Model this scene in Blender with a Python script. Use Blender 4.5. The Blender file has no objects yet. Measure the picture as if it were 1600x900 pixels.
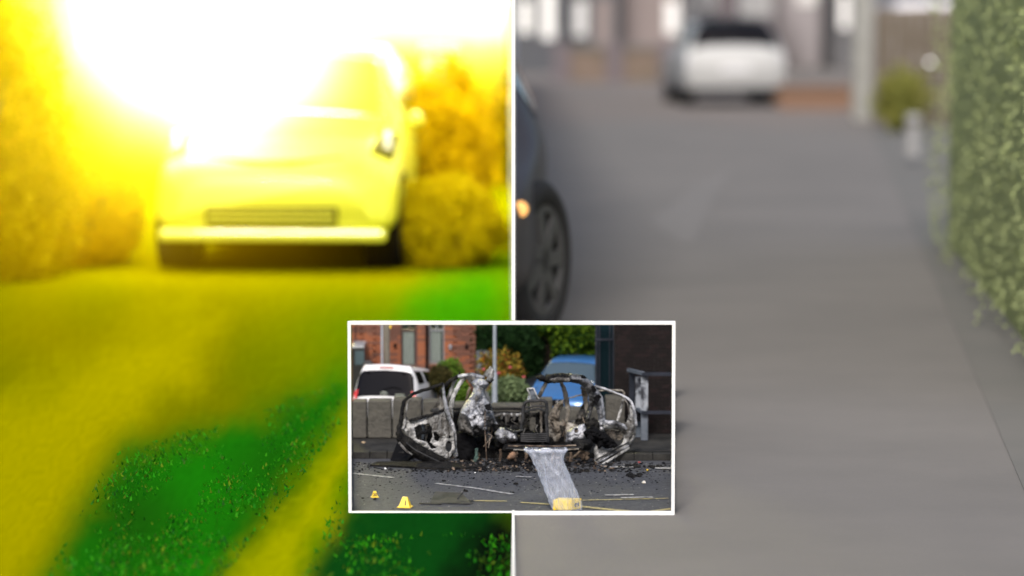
import bpy, bmesh, math, random
from mathutils import Vector, Matrix, noise
random.seed(7)
R = math.radians
sc = bpy.context.scene
C = sc.collection

# ---------------------------------------------------------------- camera, sky, sun, exposure
CAMH = 1.7; FPX = 4800.0; PITCH = math.atan(433 / FPX)
cam_d = bpy.data.cameras.new('camera'); cam = bpy.data.objects.new('camera', cam_d); C.objects.link(cam)
cam.location = (0, 0, CAMH); cam.rotation_euler = (math.pi / 2 - PITCH, 0, 0)
cam_d.sensor_width = 36; cam_d.lens = 36 * FPX / 1600; cam_d.clip_end = 2000
cam_d.dof.use_dof = True; cam_d.dof.focus_distance = 11.0; cam_d.dof.aperture_fstop = 1.2
sc.camera = cam
w = bpy.data.worlds.new('World'); sc.world = w; w.use_nodes = True
nt = w.node_tree; bg = nt.nodes['Background']; sky = nt.nodes.new('ShaderNodeTexSky')
sky.sky_type = 'NISHITA'; sky.sun_disc = False
SUN_EL, SUN_AZ = R(44), R(190)            # azimuth clockwise from +Y: behind the camera, a little left
sky.sun_elevation = SUN_EL; sky.sun_rotation = SUN_AZ
sky.air_density = 1.0; sky.dust_density = 4.0; sky.ozone_density = 1.0
nt.links.new(sky.outputs[0], bg.inputs[0]); bg.inputs[1].default_value = 0.105
sun_d = bpy.data.lights.new('sun', 'SUN'); sun = bpy.data.objects.new('sun', sun_d); C.objects.link(sun)
sun_d.energy = 2.0; sun_d.angle = R(10); sun_d.color = (1, .96, .9)
sdir = Vector((math.sin(SUN_AZ) * math.cos(SUN_EL), math.cos(SUN_AZ) * math.cos(SUN_EL), math.sin(SUN_EL)))
sun.rotation_euler = (-sdir).to_track_quat('-Z', 'Y').to_euler()
sc.view_settings.view_transform = 'Standard'; sc.view_settings.look = 'None'
sc.view_settings.exposure = 0.7; sc.view_settings.gamma = 1
sc.cycles.volume_step_rate = 2.0; sc.cycles.volume_max_steps = 160
sc.render.resolution_x = 1024; sc.render.resolution_y = 576

# ---------------------------------------------------------------- layout: where a sight line meets the ground or a depth
_f = Vector((0, math.cos(PITCH), -math.sin(PITCH))); _u = Vector((0, math.sin(PITCH), math.cos(PITCH)))
def ray(px, py): return _f + Vector((1, 0, 0)) * ((px - 800) / FPX) + _u * ((450 - py) / FPX)
def G(px, py, z=0.0):
    r = ray(px, py); t = (z - CAMH) / r.z; return Vector((0, 0, CAMH)) + r * t
def D(px, py, Y):
    r = ray(px, py); return Vector((0, 0, CAMH)) + r * (Y / r.y)

# ---------------------------------------------------------------- materials
def mat(name, col, rough=.7, metal=0, col2=None, scale=8, mix=(.4, .6), bump=0, bscale=40, alpha=None, spec=.5, coat=0, detail=6):
    m = bpy.data.materials.new(name); m.use_nodes = True; n = m.node_tree.nodes; l = m.node_tree.links
    b = n['Principled BSDF']; b.inputs['Base Color'].default_value = (*col, 1)
    b.inputs['Roughness'].default_value = rough; b.inputs['Metallic'].default_value = metal
    b.inputs['Specular IOR Level'].default_value = spec; b.inputs['Coat Weight'].default_value = coat
    tc = n.new('ShaderNodeTexCoord')
    if col2:
        t = n.new('ShaderNodeTexNoise'); t.inputs['Scale'].default_value = scale; t.inputs['Detail'].default_value = detail
        t.inputs['Roughness'].default_value = .65
        l.new(tc.outputs['Object'], t.inputs['Vector'])
        r = n.new('ShaderNodeValToRGB'); r.color_ramp.elements[0].position = mix[0]; r.color_ramp.elements[1].position = mix[1]
        r.color_ramp.elements[0].color = (*col, 1); r.color_ramp.elements[1].color = (*col2, 1)
        l.new(t.outputs['Fac'], r.inputs[0]); l.new(r.outputs[0], b.inputs['Base Color'])
    if bump:
        t2 = n.new('ShaderNodeTexNoise'); t2.inputs['Scale'].default_value = bscale; t2.inputs['Detail'].default_value = 8
        l.new(tc.outputs['Object'], t2.inputs['Vector'])
        bp = n.new('ShaderNodeBump'); bp.inputs['Strength'].default_value = bump; bp.inputs['Distance'].default_value = .02
        l.new(t2.outputs['Fac'], bp.inputs['Height']); l.new(bp.outputs[0], b.inputs['Normal'])
    return m
def leaf_mat(name, cols, rough=.6, trans=.25):
    m = bpy.data.materials.new(name); m.use_nodes = True; n = m.node_tree.nodes; l = m.node_tree.links
    b = n['Principled BSDF']; b.inputs['Roughness'].default_value = rough; b.inputs['Specular IOR Level'].default_value = .05
    g = n.new('ShaderNodeNewGeometry'); r = n.new('ShaderNodeValToRGB'); r.color_ramp.interpolation = 'LINEAR'
    e = r.color_ramp.elements
    for i, c in enumerate(cols):
        p = i / max(1, len(cols) - 1)
        if i < 2: e[i].position = p if len(cols) > 1 else 0; e[i].color = (*c, 1)
        else: q = e.new(p); q.color = (*c, 1)
    # order safe
    for el, (i, c) in zip(sorted(e, key=lambda k: k.position), enumerate(cols)): el.color = (*c, 1)
    l.new(g.outputs['Random Per Island'], r.inputs[0]); l.new(r.outputs[0], b.inputs['Base Color'])
    tr = n.new('ShaderNodeBsdfTranslucent'); l.new(r.outputs[0], tr.inputs[0])
    mx = n.new('ShaderNodeMixShader'); mx.inputs[0].default_value = trans
    l.new(b.outputs[0], mx.inputs[1]); l.new(tr.outputs[0], mx.inputs[2]); l.new(mx.outputs[0], n['Material Output'].inputs[0])
    return m
def glass(name, col, rough=.05, metal=0): return mat(name, col, rough, metal, spec=.8, coat=.3)
def emit(name, col, s):
    m = bpy.data.materials.new(name); m.use_nodes = True; b = m.node_tree.nodes['Principled BSDF']
    b.inputs['Base Color'].default_value = (*col, 1); b.inputs['Emission Color'].default_value = (*col, 1); b.inputs['Emission Strength'].default_value = s
    return m
def burnt(name, stops, scale=9, rough=.75, metal=.0, bump=.5):
    m = mat(name, (.1, .1, .1), rough, metal, bump=bump, bscale=scale * 9); n = m.node_tree.nodes; l = m.node_tree.links
    tc = [x for x in n if x.type == 'TEX_COORD'][0]
    t = n.new('ShaderNodeTexNoise'); t.inputs['Scale'].default_value = scale; t.inputs['Detail'].default_value = 9; t.inputs['Roughness'].default_value = .62
    t.inputs['Distortion'].default_value = .8
    mp = n.new('ShaderNodeMapping'); mp.inputs['Scale'].default_value = (1, 1, .55)
    l.new(tc.outputs['Object'], mp.inputs[0]); l.new(mp.outputs[0], t.inputs['Vector'])
    r = n.new('ShaderNodeValToRGB'); e = r.color_ramp.elements
    e[0].position, e[0].color = stops[0][0], (*stops[0][1], 1); e[1].position, e[1].color = stops[-1][0], (*stops[-1][1], 1)
    for p, c in stops[1:-1]: q = e.new(p); q.color = (*c, 1)
    l.new(t.outputs['Fac'], r.inputs[0]); l.new(r.outputs[0], n['Principled BSDF'].inputs['Base Color'])
    return m
M = {}
M['white'] = mat('white_paint', (.86, .86, .86), .5)
M['board'] = mat('white_board', (.8, .8, .8), .6)
M['asphalt'] = mat('road_asphalt', (.124, .117, .109), .9, col2=(.162, .151, .140), scale=.45, mix=(.32, .68), bump=.15, bscale=60)
M['patch'] = mat('worn_asphalt', (.166, .156, .147), .9, col2=(.15, .142, .133), scale=2)
M['pave'] = mat('pavement', (.132, .126, .116), .9, col2=(.118, .115, .106), scale=.8)
M['kerb'] = mat('kerb_stone', (.142, .140, .134), .9, col2=(.125, .125, .12), scale=4)
M['carpark'] = mat('car_park_tarmac', (.036, .039, .048), .85, col2=(.075, .078, .09), scale=55, mix=(.3, .75), bump=.6, bscale=220)
M['concrete'] = mat('concrete', (.085, .08, .068), .9, col2=(.026, .025, .023), scale=6, mix=(.38, .68), bump=.4, bscale=90)
M['black'] = mat('charred_black', (.006, .006, .007), .8, col2=(.035, .033, .03), scale=30, mix=(.45, .75), bump=.8, bscale=160, spec=.15)
M['soot'] = mat('soot_black', (.004, .004, .005), .9, spec=.1)
M['ash'] = burnt('ash_metal', [(.30, (.008, .008, .008)), (.40, (.06, .055, .05)), (.48, (.21, .21, .21)), (.56, (.42, .42, .425)), (.68, (.58, .58, .59))], 14)
M['ashd'] = burnt('dark_ash_metal', [(.36, (.006, .006, .006)), (.48, (.05, .045, .04)), (.56, (.12, .115, .11)), (.70, (.26, .25, .24))], 16)
M['silver'] = burnt('scorched_silver', [(.32, (.01, .01, .01)), (.43, (.06, .06, .065)), (.52, (.24, .25, .28)), (.64, (.52, .53, .58))], 10, rough=.45, metal=.15)
M['beige'] = burnt('beige_ash', [(.36, (.01, .009, .008)), (.45, (.12, .10, .08)), (.54, (.20, .18, .155)), (.66, (.36, .34, .31))], 15)
M['rust'] = burnt('rust_metal', [(.35, (.01, .008, .007)), (.47, (.07, .045, .03)), (.58, (.20, .15, .11)), (.7, (.32, .28, .24))], 18)
M['dgrey'] = mat('dark_grey_metal', (.012, .013, .015), .7, col2=(.04, .04, .043), scale=20, spec=.2)
M['yellow'] = mat('yellow_plastic', (.80, .55, .02), .4)
M['ink'] = mat('black_ink', (.01, .01, .01), .6)
M['wline'] = mat('worn_white_line', (.34, .34, .34), .8, col2=(.07, .07, .08), scale=60, mix=(.45, .62))
M['yline'] = mat('worn_yellow_line', (.40, .34, .14), .8, col2=(.08, .08, .08), scale=60, mix=(.48, .64))
M['brickA'] = mat('orange_brick', (.30, .098, .04), .85, col2=(.22, .07, .03), scale=30, bump=.3, bscale=200)
M['brickB'] = mat('brown_brick', (.155, .062, .038), .85, col2=(.105, .045, .03), scale=30, bump=.3, bscale=200)
M['brickC'] = mat('pink_brick', (.21, .082, .048), .85, col2=(.14, .056, .036), scale=30, bump=.3, bscale=200)
M['mortar'] = mat('mortar', (.16, .11, .08), .95)
M['dbrickA'] = mat('dark_brick', (.013, .010, .010), .7, col2=(.007, .0065, .007), scale=25, bump=.3, bscale=200, spec=.08)
M['dbrickB'] = mat('plum_brick', (.018, .012, .012), .7, col2=(.010, .008, .009), scale=25, bump=.3, bscale=200, spec=.08)
M['dmortar'] = mat('dark_mortar', (.06, .056, .055), .95, col2=(.010, .009, .010), scale=14, mix=(.36, .52), spec=.08)
M['carwhite'] = mat('white_car_paint', (.62, .62, .65), .25, coat=.5)
M['carblue'] = mat('blue_car_paint', (.035, .13, .33), .3, .2, coat=.3)
M['carsilver'] = mat('pale_silver_paint', (.40, .405, .405), .5, coat=.1)
M['cardark'] = mat('dark_car_paint', (.022, .022, .028), .3, .3, coat=.5)
M['cargrey'] = mat('grey_car_paint', (.105, .097, .103), .7, .1, coat=.1)
M['caryel'] = mat('cream_car_paint', (.52, .54, .04), .4, coat=.2)
M['glass'] = glass('dark_glass', (.012, .013, .016), .08)
M['glassb'] = glass('grey_blue_glass', (.05, .075, .095), .15)
M['glassk'] = mat('black_glass', (.004, .004, .006), .12, spec=.12)
M['glasso'] = glass('olive_glass', (.16, .17, .02), .15)
M['red'] = mat('red_lens', (.45, .02, .02), .2, coat=.5)
M['clear'] = mat('clear_lens', (.65, .66, .68), .15, coat=.5)
M['oliv'] = mat('olive_trim', (.15, .16, .01), .6)
M['tyre'] = mat('tyre_rubber', (.035, .034, .035), .85)
M['rim'] = mat('alloy_rim', (.13, .13, .13), .6, .1)
M['chrome'] = mat('chrome', (.7, .7, .72), .25, .8)
M['steel'] = mat('galvanised_steel', (.30, .33, .38), .5, .2, col2=(.22, .25, .29), scale=12)
M['wood'] = mat('weathered_pole_wood', (.13, .115, .09), .9, col2=(.08, .07, .055), scale=14)
M['maroon'] = mat('maroon_frame', (.05, .018, .016), .5)
M['gframe'] = mat('grey_frame', (.16, .17, .19), .6)
M['blind'] = mat('blind_slat', (.17, .20, .185), .7)
M['pane'] = glass('window_pane', (.05, .065, .065), .08)
M['navy'] = mat('navy_paint', (.008, .011, .018), .6, spec=.2, col2=(.018, .021, .032), scale=20)
M['peel'] = burnt('peeling_paint', [(.40, (.012, .014, .02)), (.46, (.05, .055, .07)), (.50, (.20, .22, .25)), (.64, (.30, .32, .36))], 16, bump=.2)
M['bluegrey'] = mat('pale_blue_grey_paint', (.12, .135, .165), .8, spec=.2, col2=(.07, .085, .105), scale=14)
M['teal'] = mat('teal_mesh', (.004, .016, .022), .7, spec=.1)
M['darkback'] = mat('dark_backing', (.008, .014, .008), .95)
M['fence'] = mat('grey_fence', (.12, .13, .15), .8)
M['tan'] = mat('tan_render', (.20, .145, .10), .9)
M['bark'] = mat('bark', (.07, .05, .035), .9, col2=(.03, .022, .016), scale=20)
M['lf_dark'] = leaf_mat('dark_foliage', [(.005, .014, .005), (.010, .028, .008), (.016, .042, .012)])
M['lf_mid'] = leaf_mat('mid_foliage', [(.008, .022, .004), (.025, .06, .007), (.12, .20, .012), (.012, .035, .005), (.008, .025, .004)])
M['lf_lime'] = leaf_mat('lime_foliage', [(.06, .12, .012), (.13, .22, .03), (.04, .09, .01)])
M['lf_brown'] = leaf_mat('brown_foliage', [(.035, .035, .012), (.07, .06, .02), (.02, .025, .01)])
M['lf_gold'] = leaf_mat('gold_foliage', [(.24, .17, .02), (.12, .12, .02), (.32, .21, .03), (.06, .08, .015), (.26, .06, .015)])
M['lf_pale'] = leaf_mat('pale_foliage', [(.12, .17, .08), (.20, .26, .13), (.07, .11, .04)])
M['lf_hedge'] = leaf_mat('grey_green_hedge', [(.31, .36, .17), (.34, .39, .19), (.33, .39, .17), (.36, .40, .21)], trans=.15)
M['lf_bush'] = leaf_mat('olive_bush', [(.22, .23, .05), (.32, .31, .08), (.18, .20, .05)])
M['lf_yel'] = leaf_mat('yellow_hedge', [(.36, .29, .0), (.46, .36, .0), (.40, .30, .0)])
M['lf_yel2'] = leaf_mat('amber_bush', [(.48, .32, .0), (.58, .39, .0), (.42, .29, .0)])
M['gr'] = leaf_mat('grass_blades', [(.004, .09, .003), (.012, .16, .003), (.03, .22, .004), (.006, .06, .006), (.10, .17, .006)], trans=.2)
M['lawn_painted_light'] = mat('shade_green_lawn', (.003, .085, .003), .95, col2=(.015, .17, .001), scale=1.6, mix=(.35, .65))
M['ground_dark'] = mat('dark_ground', (.002, .012, .003), .95, col2=(.003, .05, .006), scale=3, mix=(.40, .62))
M['drive'] = mat('blast_yellow_drive', (.135, .125, .0), .95, spec=0, col2=(.10, .105, .0), scale=.8, mix=(.35, .65))  # the blast's yellow light is put into the drive's base colour
M['path'] = mat('lit_strip_yellow', (.40, .36, .0), .95, col2=(.30, .31, .0), scale=1.2, mix=(.35, .65))  # yellow of the blast-lit ground strips, put into the base colour
M['dkol'] = mat('dark_olive_trim', (.035, .038, .0), .6, spec=.1)
M['ylwpost'] = mat('mauve_post', (.45, .32, .35), .8)

# ---------------------------------------------------------------- builders
def link(o, parent=None, kind=None):
    C.objects.link(o)
    if parent: o.parent = parent
    if kind: o['kind'] = kind
    return o
def tag(o, label, cat, group=None, kind=None):
    o['label'] = label; o['category'] = cat
    if group: o['group'] = group
    if kind: o['kind'] = kind
    return o
def empty(name, loc, label=None, cat=None, group=None, rz=0, s=1):
    o = bpy.data.objects.new(name, None); o.location = loc; o.rotation_euler = (0, 0, rz); o.scale = (s, s, s); o.empty_display_size = .1
    C.objects.link(o)
    if label: tag(o, label, cat, group)
    return o
class MB:
    def __init__(s): s.v = []; s.f = []
    def add(s, vs, fs):
        b = len(s.v); s.v += [tuple(x) for x in vs]; s.f += [tuple(i + b for i in f) for f in fs]; return s
    def box(s, lo, hi):
        x0, y0, z0 = lo; x1, y1, z1 = hi
        return s.add([(x0,y0,z0),(x1,y0,z0),(x1,y1,z0),(x0,y1,z0),(x0,y0,z1),(x1,y0,z1),(x1,y1,z1),(x0,y1,z1)],
                     [(0,3,2,1),(4,5,6,7),(0,1,5,4),(1,2,6,5),(2,3,7,6),(3,0,4,7)])
    def obox(s, a, b, wx, wz, up=(0, 0, 1)):      # beam between two points
        a = Vector(a); b = Vector(b); d = (b - a).normalized(); u = Vector(up); r = d.cross(u)
        if r.length < 1e-4: r = d.cross(Vector((0, 1, 0)))
        r.normalize(); u = r.cross(d).normalized()
        vs = [p + r * sx * wx / 2 + u * sz * wz / 2 for p in (a, b) for sx, sz in ((-1,-1),(1,-1),(1,1),(-1,1))]
        return s.add(vs, [(0,1,2,3),(7,6,5,4),(0,4,5,1),(1,5,6,2),(2,6,7,3),(3,7,4,0)])
    def tube(s, pts, rad, n=8, flat=1.0, jit=0.0):
        pts = [Vector(p) for p in pts]; 
        if not isinstance(rad, (list, tuple)): rad = [rad] * len(pts)
        vs = []; fs = []
        for i, p in enumerate(pts):
            d = (pts[min(i + 1, len(pts) - 1)] - pts[max(i - 1, 0)]).normalized()
            a = d.cross(Vector((0, 1, 0)))
            if a.length < .05: a = d.cross(Vector((0, 0, 1)))
            a.normalize(); b = d.cross(a).normalized()
            for k in range(n):
                t = 2 * math.pi * k / n; rr = rad[i] * (1 + jit * random.uniform(-1, 1))
                vs.append(p + a * math.cos(t) * rr + b * math.sin(t) * rr * flat)
        for i in range(len(pts) - 1):
            for k in range(n):
                k2 = (k + 1) % n; fs.append((i*n+k, i*n+k2, (i+1)*n+k2, (i+1)*n+k))
        fs.append(tuple(range(n))[::-1]); fs.append(tuple((len(pts)-1)*n + k for k in range(n)))
        return s.add(vs, fs)
    def prism(s, poly, z0, z1):                   # horizontal polygon
        n = len(poly); vs = [(p[0], p[1], z0) for p in poly] + [(p[0], p[1], z1) for p in poly]
        return s.add(vs, [tuple(range(n))[::-1], tuple(range(n, 2*n))] + [(i, (i+1)%n, n+(i+1)%n, n+i) for i in range(n)])
    def lathe(s, prof, n=24, axis='x', c=(0, 0, 0)):
        vs = []; m = len(prof)
        for k in range(n):
            t = 2*math.pi*k/n
            for h, r in prof:
                if axis == 'x': q = (h, r*math.cos(t), r*math.sin(t))
                elif axis == 'y': q = (r*math.cos(t), h, r*math.sin(t))
                else: q = (r*math.cos(t), r*math.sin(t), h)
                vs.append((q[0]+c[0], q[1]+c[1], q[2]+c[2]))
        fs = [(k*m+j, k*m+j+1, ((k+1)%n)*m+j+1, ((k+1)%n)*m+j) for k in range(n) for j in range(m-1)]
        return s.add(vs, fs)
    def mesh(s, name, m, org=(0, 0, 0)):
        me = bpy.data.meshes.new(name); o = Vector(org)
        me.from_pydata([Vector(x) - o for x in s.v], [], s.f); me.update()
        bm = bmesh.new(); bm.from_mesh(me); bmesh.ops.recalc_face_normals(bm, faces=bm.faces); bm.to_mesh(me); bm.free()
        me.materials.append(m); return me
    def build(s, name, m, parent=None, org=None, smooth=False, kind=None, bevel=0):
        if org is None: org = parent.location if (parent and parent.get('wb')) else (0, 0, 0)
        me = s.mesh(name, m, org)
        if smooth:
            for p in me.polygons: p.use_smooth = True
        o = bpy.data.objects.new(name, me); link(o, parent, kind)
        if parent is None: o.location = org
        if bevel:
            b = o.modifiers.new('bevel', 'BEVEL'); b.width = bevel; b.segments = 2; b.limit_method = 'ANGLE'
        return o
def wthing(name, loc, label, cat, group=None):    # a thing whose parts are given in world coordinates
    e = empty(name, loc, label, cat, group); e['wb'] = 1; return e
def thing1(name, mb, m, org, label, cat, group=None, **k):
    o = mb.build(name, m, None, org=org, **k); return tag(o, label, cat, group)
def cat_rom(p0, p1, p2, p3, t):
    return [0.5*((2*b)+(-a+c)*t+(2*a-5*b+4*c-d)*t*t+(-a+3*b-3*c+d)*t**3) for a, b, c, d in zip(p0, p1, p2, p3)]
def spline(pts, a):
    n = len(pts); i = min(int(a), n - 2); t = a - i
    g = lambda k: pts[max(0, min(n-1, k))]
    return cat_rom(g(i-1), g(i), g(i+1), g(i+2), t)
def smooth_path(pts, k=5):
    pts = [tuple(p) for p in pts]; n = len(pts)
    return [Vector(spline(pts, i / k)) for i in range((n-1)*k + 1)]
def inpoly(x, y, poly):
    c = False; j = len(poly) - 1
    for i in range(len(poly)):
        xi, yi = poly[i]; xj, yj = poly[j]
        if (yi > y) != (yj > y) and x < (xj-xi)*(y-yi)/(yj-yi)+xi: c = not c
        j = i
    return c
def edist(x, y, poly):
    b = 1e9
    for i in range(len(poly)):
        x1, y1 = poly[i-1]; x2, y2 = poly[i]; dx, dy = x2-x1, y2-y1; L = dx*dx+dy*dy
        t = max(0, min(1, ((x-x1)*dx+(y-y1)*dy)/L)) if L else 0
        b = min(b, math.hypot(x-x1-t*dx, y-y1-t*dy))
    return b
def leaves(n, pick, size, m, name, parent=None, org=(0, 0, 0), kind=None, flat=.55):
    vs = []; fs = []
    for i in range(n):
        p = Vector(pick()); s = size * random.uniform(.6, 1.4)
        a = Vector((random.gauss(0,1), random.gauss(0,1), random.gauss(0,.8))).normalized(); b = a.orthogonal().normalized()
        b = Matrix.Rotation(random.uniform(0, 6.28), 3, a) @ b; c = a.cross(b)
        k = len(vs); vs += [p - b*s, p - c*s*flat + a*s*.15, p + b*s, p + c*s*flat + a*s*.15]; fs.append((k, k+1, k+2, k+3))
    me = bpy.data.meshes.new(name); o = Vector(org); me.from_pydata([v - o for v in vs], [], fs); me.materials.append(m)
    ob = bpy.data.objects.new(name, me); link(ob, parent, kind)
    if parent is None: ob.location = org
    return ob
def ell_pick(c, r, shell=.55, lump=.25, fr=2.5, zmin=None):
    c = Vector(c)
    def f():
        while True:
            d = Vector((random.gauss(0,1), random.gauss(0,1), random.gauss(0,1))).normalized()
            k = (shell + (1-shell)*random.random()**.6) * (1 + lump*noise.noise(d*fr + c*3.1) + lump*.5*noise.noise(d*fr*2.7))
            p = c + Vector((d.x*r[0], d.y*r[1], d.z*r[2]))*k
            if zmin is None or p.z > zmin: return p
    return f
def box_pick(lo, hi, lump=.06, fr=3, lean=(0, 0)):
    def f():
        x, y, z = [random.random() for _ in range(3)]
        s = random.random()
        if s < .55: y = random.random()**3 * .4
        elif s < .75: z = 1 - random.random()**3*.3
        elif s < .9: x = random.choice((random.random()**3*.3, 1 - random.random()**3*.3))
        p = Vector((lo[0]+(hi[0]-lo[0])*x, lo[1]+(hi[1]-lo[1])*y, lo[2]+(hi[2]-lo[2])*z))
        q = p*fr; p += Vector((noise.noise(q), noise.noise(q+Vector((9,1,4))), noise.noise(q+Vector((3,7,8)))))*lump
        p.x += lean[0]*(p.y-lo[1]); return p
    return f
def text_mesh(name, s, size, m, mtx, parent):
    cu = bpy.data.curves.new(name, 'FONT'); cu.body = s; cu.size = size; cu.extrude = size*.02; cu.offset = size*.035; cu.align_x = 'CENTER'; cu.align_y = 'CENTER'
    t = bpy.data.objects.new('tmp', cu); C.objects.link(t); bpy.context.view_layer.update()
    me = bpy.data.meshes.new_from_object(t.evaluated_get(bpy.context.evaluated_depsgraph_get()))
    bpy.data.objects.remove(t); bpy.data.curves.remove(cu); me.transform(mtx); me.materials.clear(); me.materials.append(m)
    o = bpy.data.objects.new(name, me); link(o, parent); return o

# ================================================================ SETTING
gm = MB(); gm.add([(-900,-60,0),(900,-60,0),(900,1500,0),(-900,1500,0)], [(0,1,2,3)])
g = gm.build('ground', M['asphalt']); g['kind'] = 'structure'
def sheet_px(name, pts, z, m, parent=None, kind=None):
    mb = MB(); ps = [G(x, y, z) for x, y in pts]; mb.add(ps, [tuple(range(len(ps)))])
    return mb.build(name, m, parent, kind=kind)
# left half of the place
PX = lambda d: 2.0/FPX*d                          # the added divider's centre line
ld = MB(); ld.add([(-40,5,.004),(PX(5),5,.004),(PX(140),140,.004),(-40,140,.004)], [(0,1,2,3)])
ld.build('driveway', M['drive'])['kind'] = 'structure'
CAR_SHADE = [(75,900),(130,790),(190,700),(330,668),(420,640),(560,585),(590,590),(520,680),(440,790),(350,900),(310,980),(20,980)]  # dark green painted as the car's shadow
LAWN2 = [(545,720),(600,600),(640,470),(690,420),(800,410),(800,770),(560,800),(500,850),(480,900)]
DARK_PATCH = [(470,900),(560,770),(700,700),(800,700),(800,980),(440,980)]
LIT_STRIP1 = [(-160,980),(-160,700),(60,600),(240,505),(330,505),(300,590),(190,690),(70,890),(20,980)]  # ground strips lit by the blast, painted in yellow
LIT_STRIP2 = [(590,600),(630,600),(545,730),(470,900),(440,980),(320,980),(360,900),(450,800),(520,700)]
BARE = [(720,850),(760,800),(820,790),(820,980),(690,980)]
def ground_light():                                       # grass, with blast-lit strips and the car's shadow painted into its colour
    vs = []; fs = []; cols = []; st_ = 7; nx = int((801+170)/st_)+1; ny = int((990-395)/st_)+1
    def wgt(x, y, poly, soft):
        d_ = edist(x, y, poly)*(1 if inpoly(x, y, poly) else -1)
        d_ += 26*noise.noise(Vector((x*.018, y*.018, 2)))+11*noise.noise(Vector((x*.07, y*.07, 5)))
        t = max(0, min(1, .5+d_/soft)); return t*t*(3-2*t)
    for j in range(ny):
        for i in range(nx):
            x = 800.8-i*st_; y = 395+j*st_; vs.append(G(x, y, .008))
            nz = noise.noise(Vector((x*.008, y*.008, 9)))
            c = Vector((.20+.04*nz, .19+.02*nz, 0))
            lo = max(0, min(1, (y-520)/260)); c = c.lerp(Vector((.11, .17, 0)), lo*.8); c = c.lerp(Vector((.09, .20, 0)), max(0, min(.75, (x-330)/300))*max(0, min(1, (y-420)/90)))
            for poly, col, soft in ((LIT_STRIP1, (.36,.33,0), 120), (LAWN2, (.04,.24,.001), 130), (CAR_SHADE, (.010,.15+.08*nz,.003), 95), (DARK_PATCH, (.004,.06,.006), 70), (LIT_STRIP2, (.34,.36,0), 70), (BARE, (.003,.004,.003), 90)):
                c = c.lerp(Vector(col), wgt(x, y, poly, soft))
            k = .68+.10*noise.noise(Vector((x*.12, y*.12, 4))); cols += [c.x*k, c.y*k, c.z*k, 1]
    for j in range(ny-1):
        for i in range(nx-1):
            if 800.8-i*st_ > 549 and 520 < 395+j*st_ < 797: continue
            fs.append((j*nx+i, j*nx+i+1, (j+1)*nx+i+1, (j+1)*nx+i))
    me = bpy.data.meshes.new('lawn_painted_light'); me.from_pydata(vs, [], fs); at = me.color_attributes.new('ground_light', 'FLOAT_COLOR', 'POINT'); at.data.foreach_set('color', cols)
    m = mat('painted_ground_light', (.1,.1,0), .95, spec=0); a_ = m.node_tree.nodes.new('ShaderNodeAttribute'); a_.attribute_name = 'ground_light'; m.node_tree.links.new(a_.outputs['Color'], m.node_tree.nodes['Principled BSDF'].inputs['Base Color'])
    me.materials.append(m); o = bpy.data.objects.new('lawn_painted_light', me); link(o, None, 'structure')
ground_light()
def grass(polys, n, h):
    vs = []; fs = []; k = 0
    x0 = min(p[0] for q in polys for p in q); x1 = max(p[0] for q in polys for p in q)
    y0 = min(p[1] for q in polys for p in q); y1 = min(960, max(p[1] for q in polys for p in q))
    while k < n:
        x, y = random.uniform(x0, x1), random.uniform(y0, y1)
        if 535 < x and 480 < y < 835: continue
        if not any(inpoly(x, y, q) for q in polys): continue
        if noise.noise(Vector((x*.012, y*.012, 3))) + .35*noise.noise(Vector((x*.05, y*.05, 1))) < random.uniform(-.25, .35): k += .2; continue
        b = G(x, y, .008); a = random.uniform(0, 6.28); s = .35+random.random()**2*1.1; hh = h*s
        dx, dy = math.cos(a)*.004*s, math.sin(a)*.004*s; tx, ty = random.gauss(0, hh*.45), random.gauss(0, hh*.45)
        i = len(vs); vs += [(b.x-dx, b.y-dy, b.z), (b.x+dx, b.y+dy, b.z), (b.x+tx*.5+dx*.7, b.y+ty*.5+dy*.7, b.z+hh*.6), (b.x+tx, b.y+ty, b.z+hh)]
        fs.append((i, i+1, i+2, i+3)); k += 1
    me = bpy.data.meshes.new('grass'); me.from_pydata(vs, [], fs); me.materials.append(M['gr'])
    o = bpy.data.objects.new('grass', me); C.objects.link(o)
    tag(o, 'rough dark green grass over the painted shadow in front of the exploding car', 'grass', kind='stuff')
grass([CAR_SHADE, LAWN2, DARK_PATCH], 8000, .012)
# right half: pavement, kerb, worn patch
RD = lambda d, off=0: 1.95 + .1 * (d - 13.1) + off                # right edge of the road at depth d
mb = MB(); mb.prism([(RD(8,.10),8),(RD(8,3),8),(RD(70,3),70),(RD(70,.10),70)], -.01, .004); mb.build('pavement', M['pave'])['kind'] = 'structure'
sheet_px('road_patch', [(1146,262),(1120,300),(1085,378),(1062,380),(1010,345),(1040,330),(1090,285)], .004, M['patch'])['kind'] = 'structure'
# added divider between the halves; its tall panel blocks the blast's light
dv = wthing('added_divider', (PX(12), 12, 0), 'added thin white divider keeping blast light off the grey half', 'added_divider')
def divider(mb, prof, t):
    n = len(prof); vs = []
    for sx in (-1, 1): vs += [(PX(d) + sx*t/2, d, z) for d, z in prof]
    mb.add(vs, [tuple(range(n)), tuple(range(n, 2*n))[::-1]] + [(i, (i+1)%n, n+(i+1)%n, n+i) for i in range(n)])
mb = MB(); divider(mb, [(13.6,0),(13.6,2.2),(17,4.2),(70,4.2),(70,0)], .0088); mb.build('panel', M['board'], dv)
mb = MB(); divider(mb, [(10.29,.664),(10.29,2.06),(10.302,2.06),(10.302,.664)], .0088); mb.build('added_front_post', M['white'], dv)
mb = MB(); divider(mb, [(10.29,2.062),(10.29,2.08),(13.6,2.08),(13.6,2.062)], .0088); mb.build('top_rail', M['white'], dv)
mb = MB(); divider(mb, [(8.6,0),(8.6,.022),(10.26,.022),(10.26,0)], .0082); mb.build('added_base_strip', M['board'], dv)

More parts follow.
